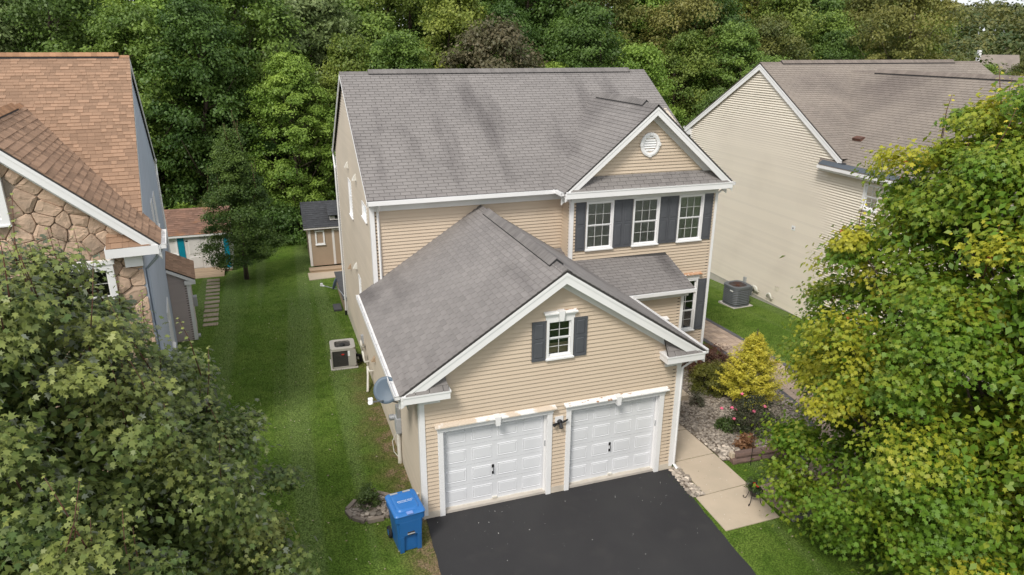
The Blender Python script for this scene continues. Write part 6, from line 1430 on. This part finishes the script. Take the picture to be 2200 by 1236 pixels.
shrub('juniper', 'olive green spreading juniper left of the golden cypress', (10.45, 3.75), .72, .85, .085, NEEDLE, M['lf_jun'], 51, nl=40, lr=.22, sub=11, per=30, tone=.42)
shrub('laceleaf_maple', 'dark red-brown weeping shrub at the house corner of the bed', (11.15, 5.05), .95, .85, .085, NEEDLE, M['lf_lace'], 52, nl=45, lr=.22, sub=9, per=26, down=1.2, tone=.4)
shrub('lavender', 'small grey-green tuft in the gravel near the garage wall', (9.33, 2.95), .26, .28, .075, NEEDLE, M['lf_lav'], 53, nl=12, lr=.12, sub=7, per=16, tone=.4)
shrub('low_shrub', 'low green clump in the gravel beside the rose bush', (9.28, 1.30), .33, .26, .06, OVAL, M['lf_green'], 54, nl=16, lr=.13, sub=8, per=18, tone=.45)
rs, rc = shrub('rose_bush', 'dark rose bush with pink blooms in front of the golden cypress', (9.85, .95), .68, 1.0, .06, OVAL, M['lf_rose'], 55, nl=34, lr=.2, sub=8, per=17, tone=.35, sig=.4)
for i, (x, y, z) in enumerate(((-.18, .35, 1.02), (-.78, .42, .62), (-.52, .30, .66), (-.45, .22, .62), (.12, -.30, .90), (-.15, -.2, .74), (-.60, .05, .45))):
    pm = MB(); rr = random.Random(i)
    for q in range(9): a = q * 2.4; t_ = .02 + .004 * q; pm.add([(x, y, z), (x + .055 * math.cos(a), y + .055 * math.sin(a), z + t_), (x + .06 * math.cos(a + .5), y + .06 * math.sin(a + .5), z + t_ + .02), (x + .04 * math.cos(a + .9), y + .04 * math.sin(a + .9), z + t_)], [(0, 1, 2, 3)])
    pm.build('bloom', M['petal_pink'], rs)
shrub('ornamental_grass', 'rust coloured grass tuft behind the retaining blocks', (9.08, .16), .24, .34, .14, NEEDLE, M['lf_rust'], 56, nl=12, lr=.13, sub=6, per=14, down=-1.5, up_=.1, tone=.5)
shrub('small_shrub', 'small leafy green shrub inside the ring of river rocks', (-1.14, .98), .27, .50, .05, OVAL, M['lf_green'], 57, nl=18, lr=.13, sub=8, per=15, tone=.55)
# flowers in the pot
fc, fcen = crown(58, lambda t: .17, .38, .72, 14, .09, 7, 10, .05, OVAL, M['lf_green'], tone_fn=lambda t, r, g: .3); link('foliage', fc, PS)
for i, (x, y, z) in enumerate(((-.10, -.12, .56), (-.06, -.14, .53), (.08, -.12, .55), (-.12, -.08, .60), (.11, -.09, .52))):
    pm = MB()
    for q in range(8): a = q * 2.4; pm.add([(x, y, z), (x + .035 * math.cos(a), y + .035 * math.sin(a), z + .015), (x + .04 * math.cos(a + .6), y + .04 * math.sin(a + .6), z + .03), (x + .025 * math.cos(a + 1), y + .025 * math.sin(a + 1), z + .02)], [(0, 1, 2, 3)])
    pm.build('bloom', M['petal_red'], PS)
# weeping thin plant in front of the left maple, right edge
shrub('weeping_shrub', 'thin yellow-brown weeping shrub at the right edge of the dark maple', (-3.35, -1.9), .5, 1.9, .10, NEEDLE, M['lf_jun'], 59, nl=30, lr=.25, sub=8, per=14, down=2.0, tone=.55, up_=.1)

# --- grass blades
g = np.random.default_rng(77); n = 150000
gx = g.uniform(-7, 16, n); gy = -4.5 + g.random(n) ** 1.6 * 24
ok = ~(((gx > -.06) & (gx < 6.38) & (gy < 0)) | ((gx > -.02) & (gx < 6.7) & (gy >= 0) & (gy < 6.4)) | ((gx > -.0) & (gx < 11.3) & (gy > 5.6) & (gy < 16.4)) | ((gx > 6.45) & (gx < 8.2) & (gy > -2.7) & (gy < 4.2)) | (gx > 18) | ((gx > 8.1) & (gx < 12.6) & (gy > -.35) & (gy < 7.4)))
dd = (gx + 1.1) ** 2 + ((gy - .86)) ** 2; ok &= dd > .36
cpn = np.array([(p.x, p.y) for p in cp]); near = np.ones(n, bool)
for q in range(0, len(cpn), 3): near &= (gx - cpn[q, 0]) ** 2 + (gy - cpn[q, 1]) ** 2 > .86 ** 2
ok &= near; gx, gy = gx[ok], gy[ok]; gzv = np.where(gy > 0, -.0572 * gy, 0.0); n = len(gx)
c = np.stack([gx, gy, gzv], 1); az = g.uniform(0, 6.283, n); nrm = np.stack([np.cos(az), np.sin(az), g.uniform(.1, .5, n)], 1)
M['blade'] = leafmat('grass_blade', (0.064, 0.128, 0.015), (0.150, 0.215, 0.038), trans=.3, hue=0, vary=0, rough=.7)
dryness = np.clip(1.1 - np.abs(gx) / 1.3, 0, 1) * (gy < 9)
gr = link('grass', leaf_mesh('grass', c, nrm, g.uniform(.035, .075, n), g.normal(.35, .2, n) + .5 * dryness, np.array([(-.12, 0, 0), (.12, 0, 0), (.05, 1, .25)]), M['blade'], 0, g, np.tile([0, 0, 1.0], (n, 1)))); tag(gr, kind='stuff')
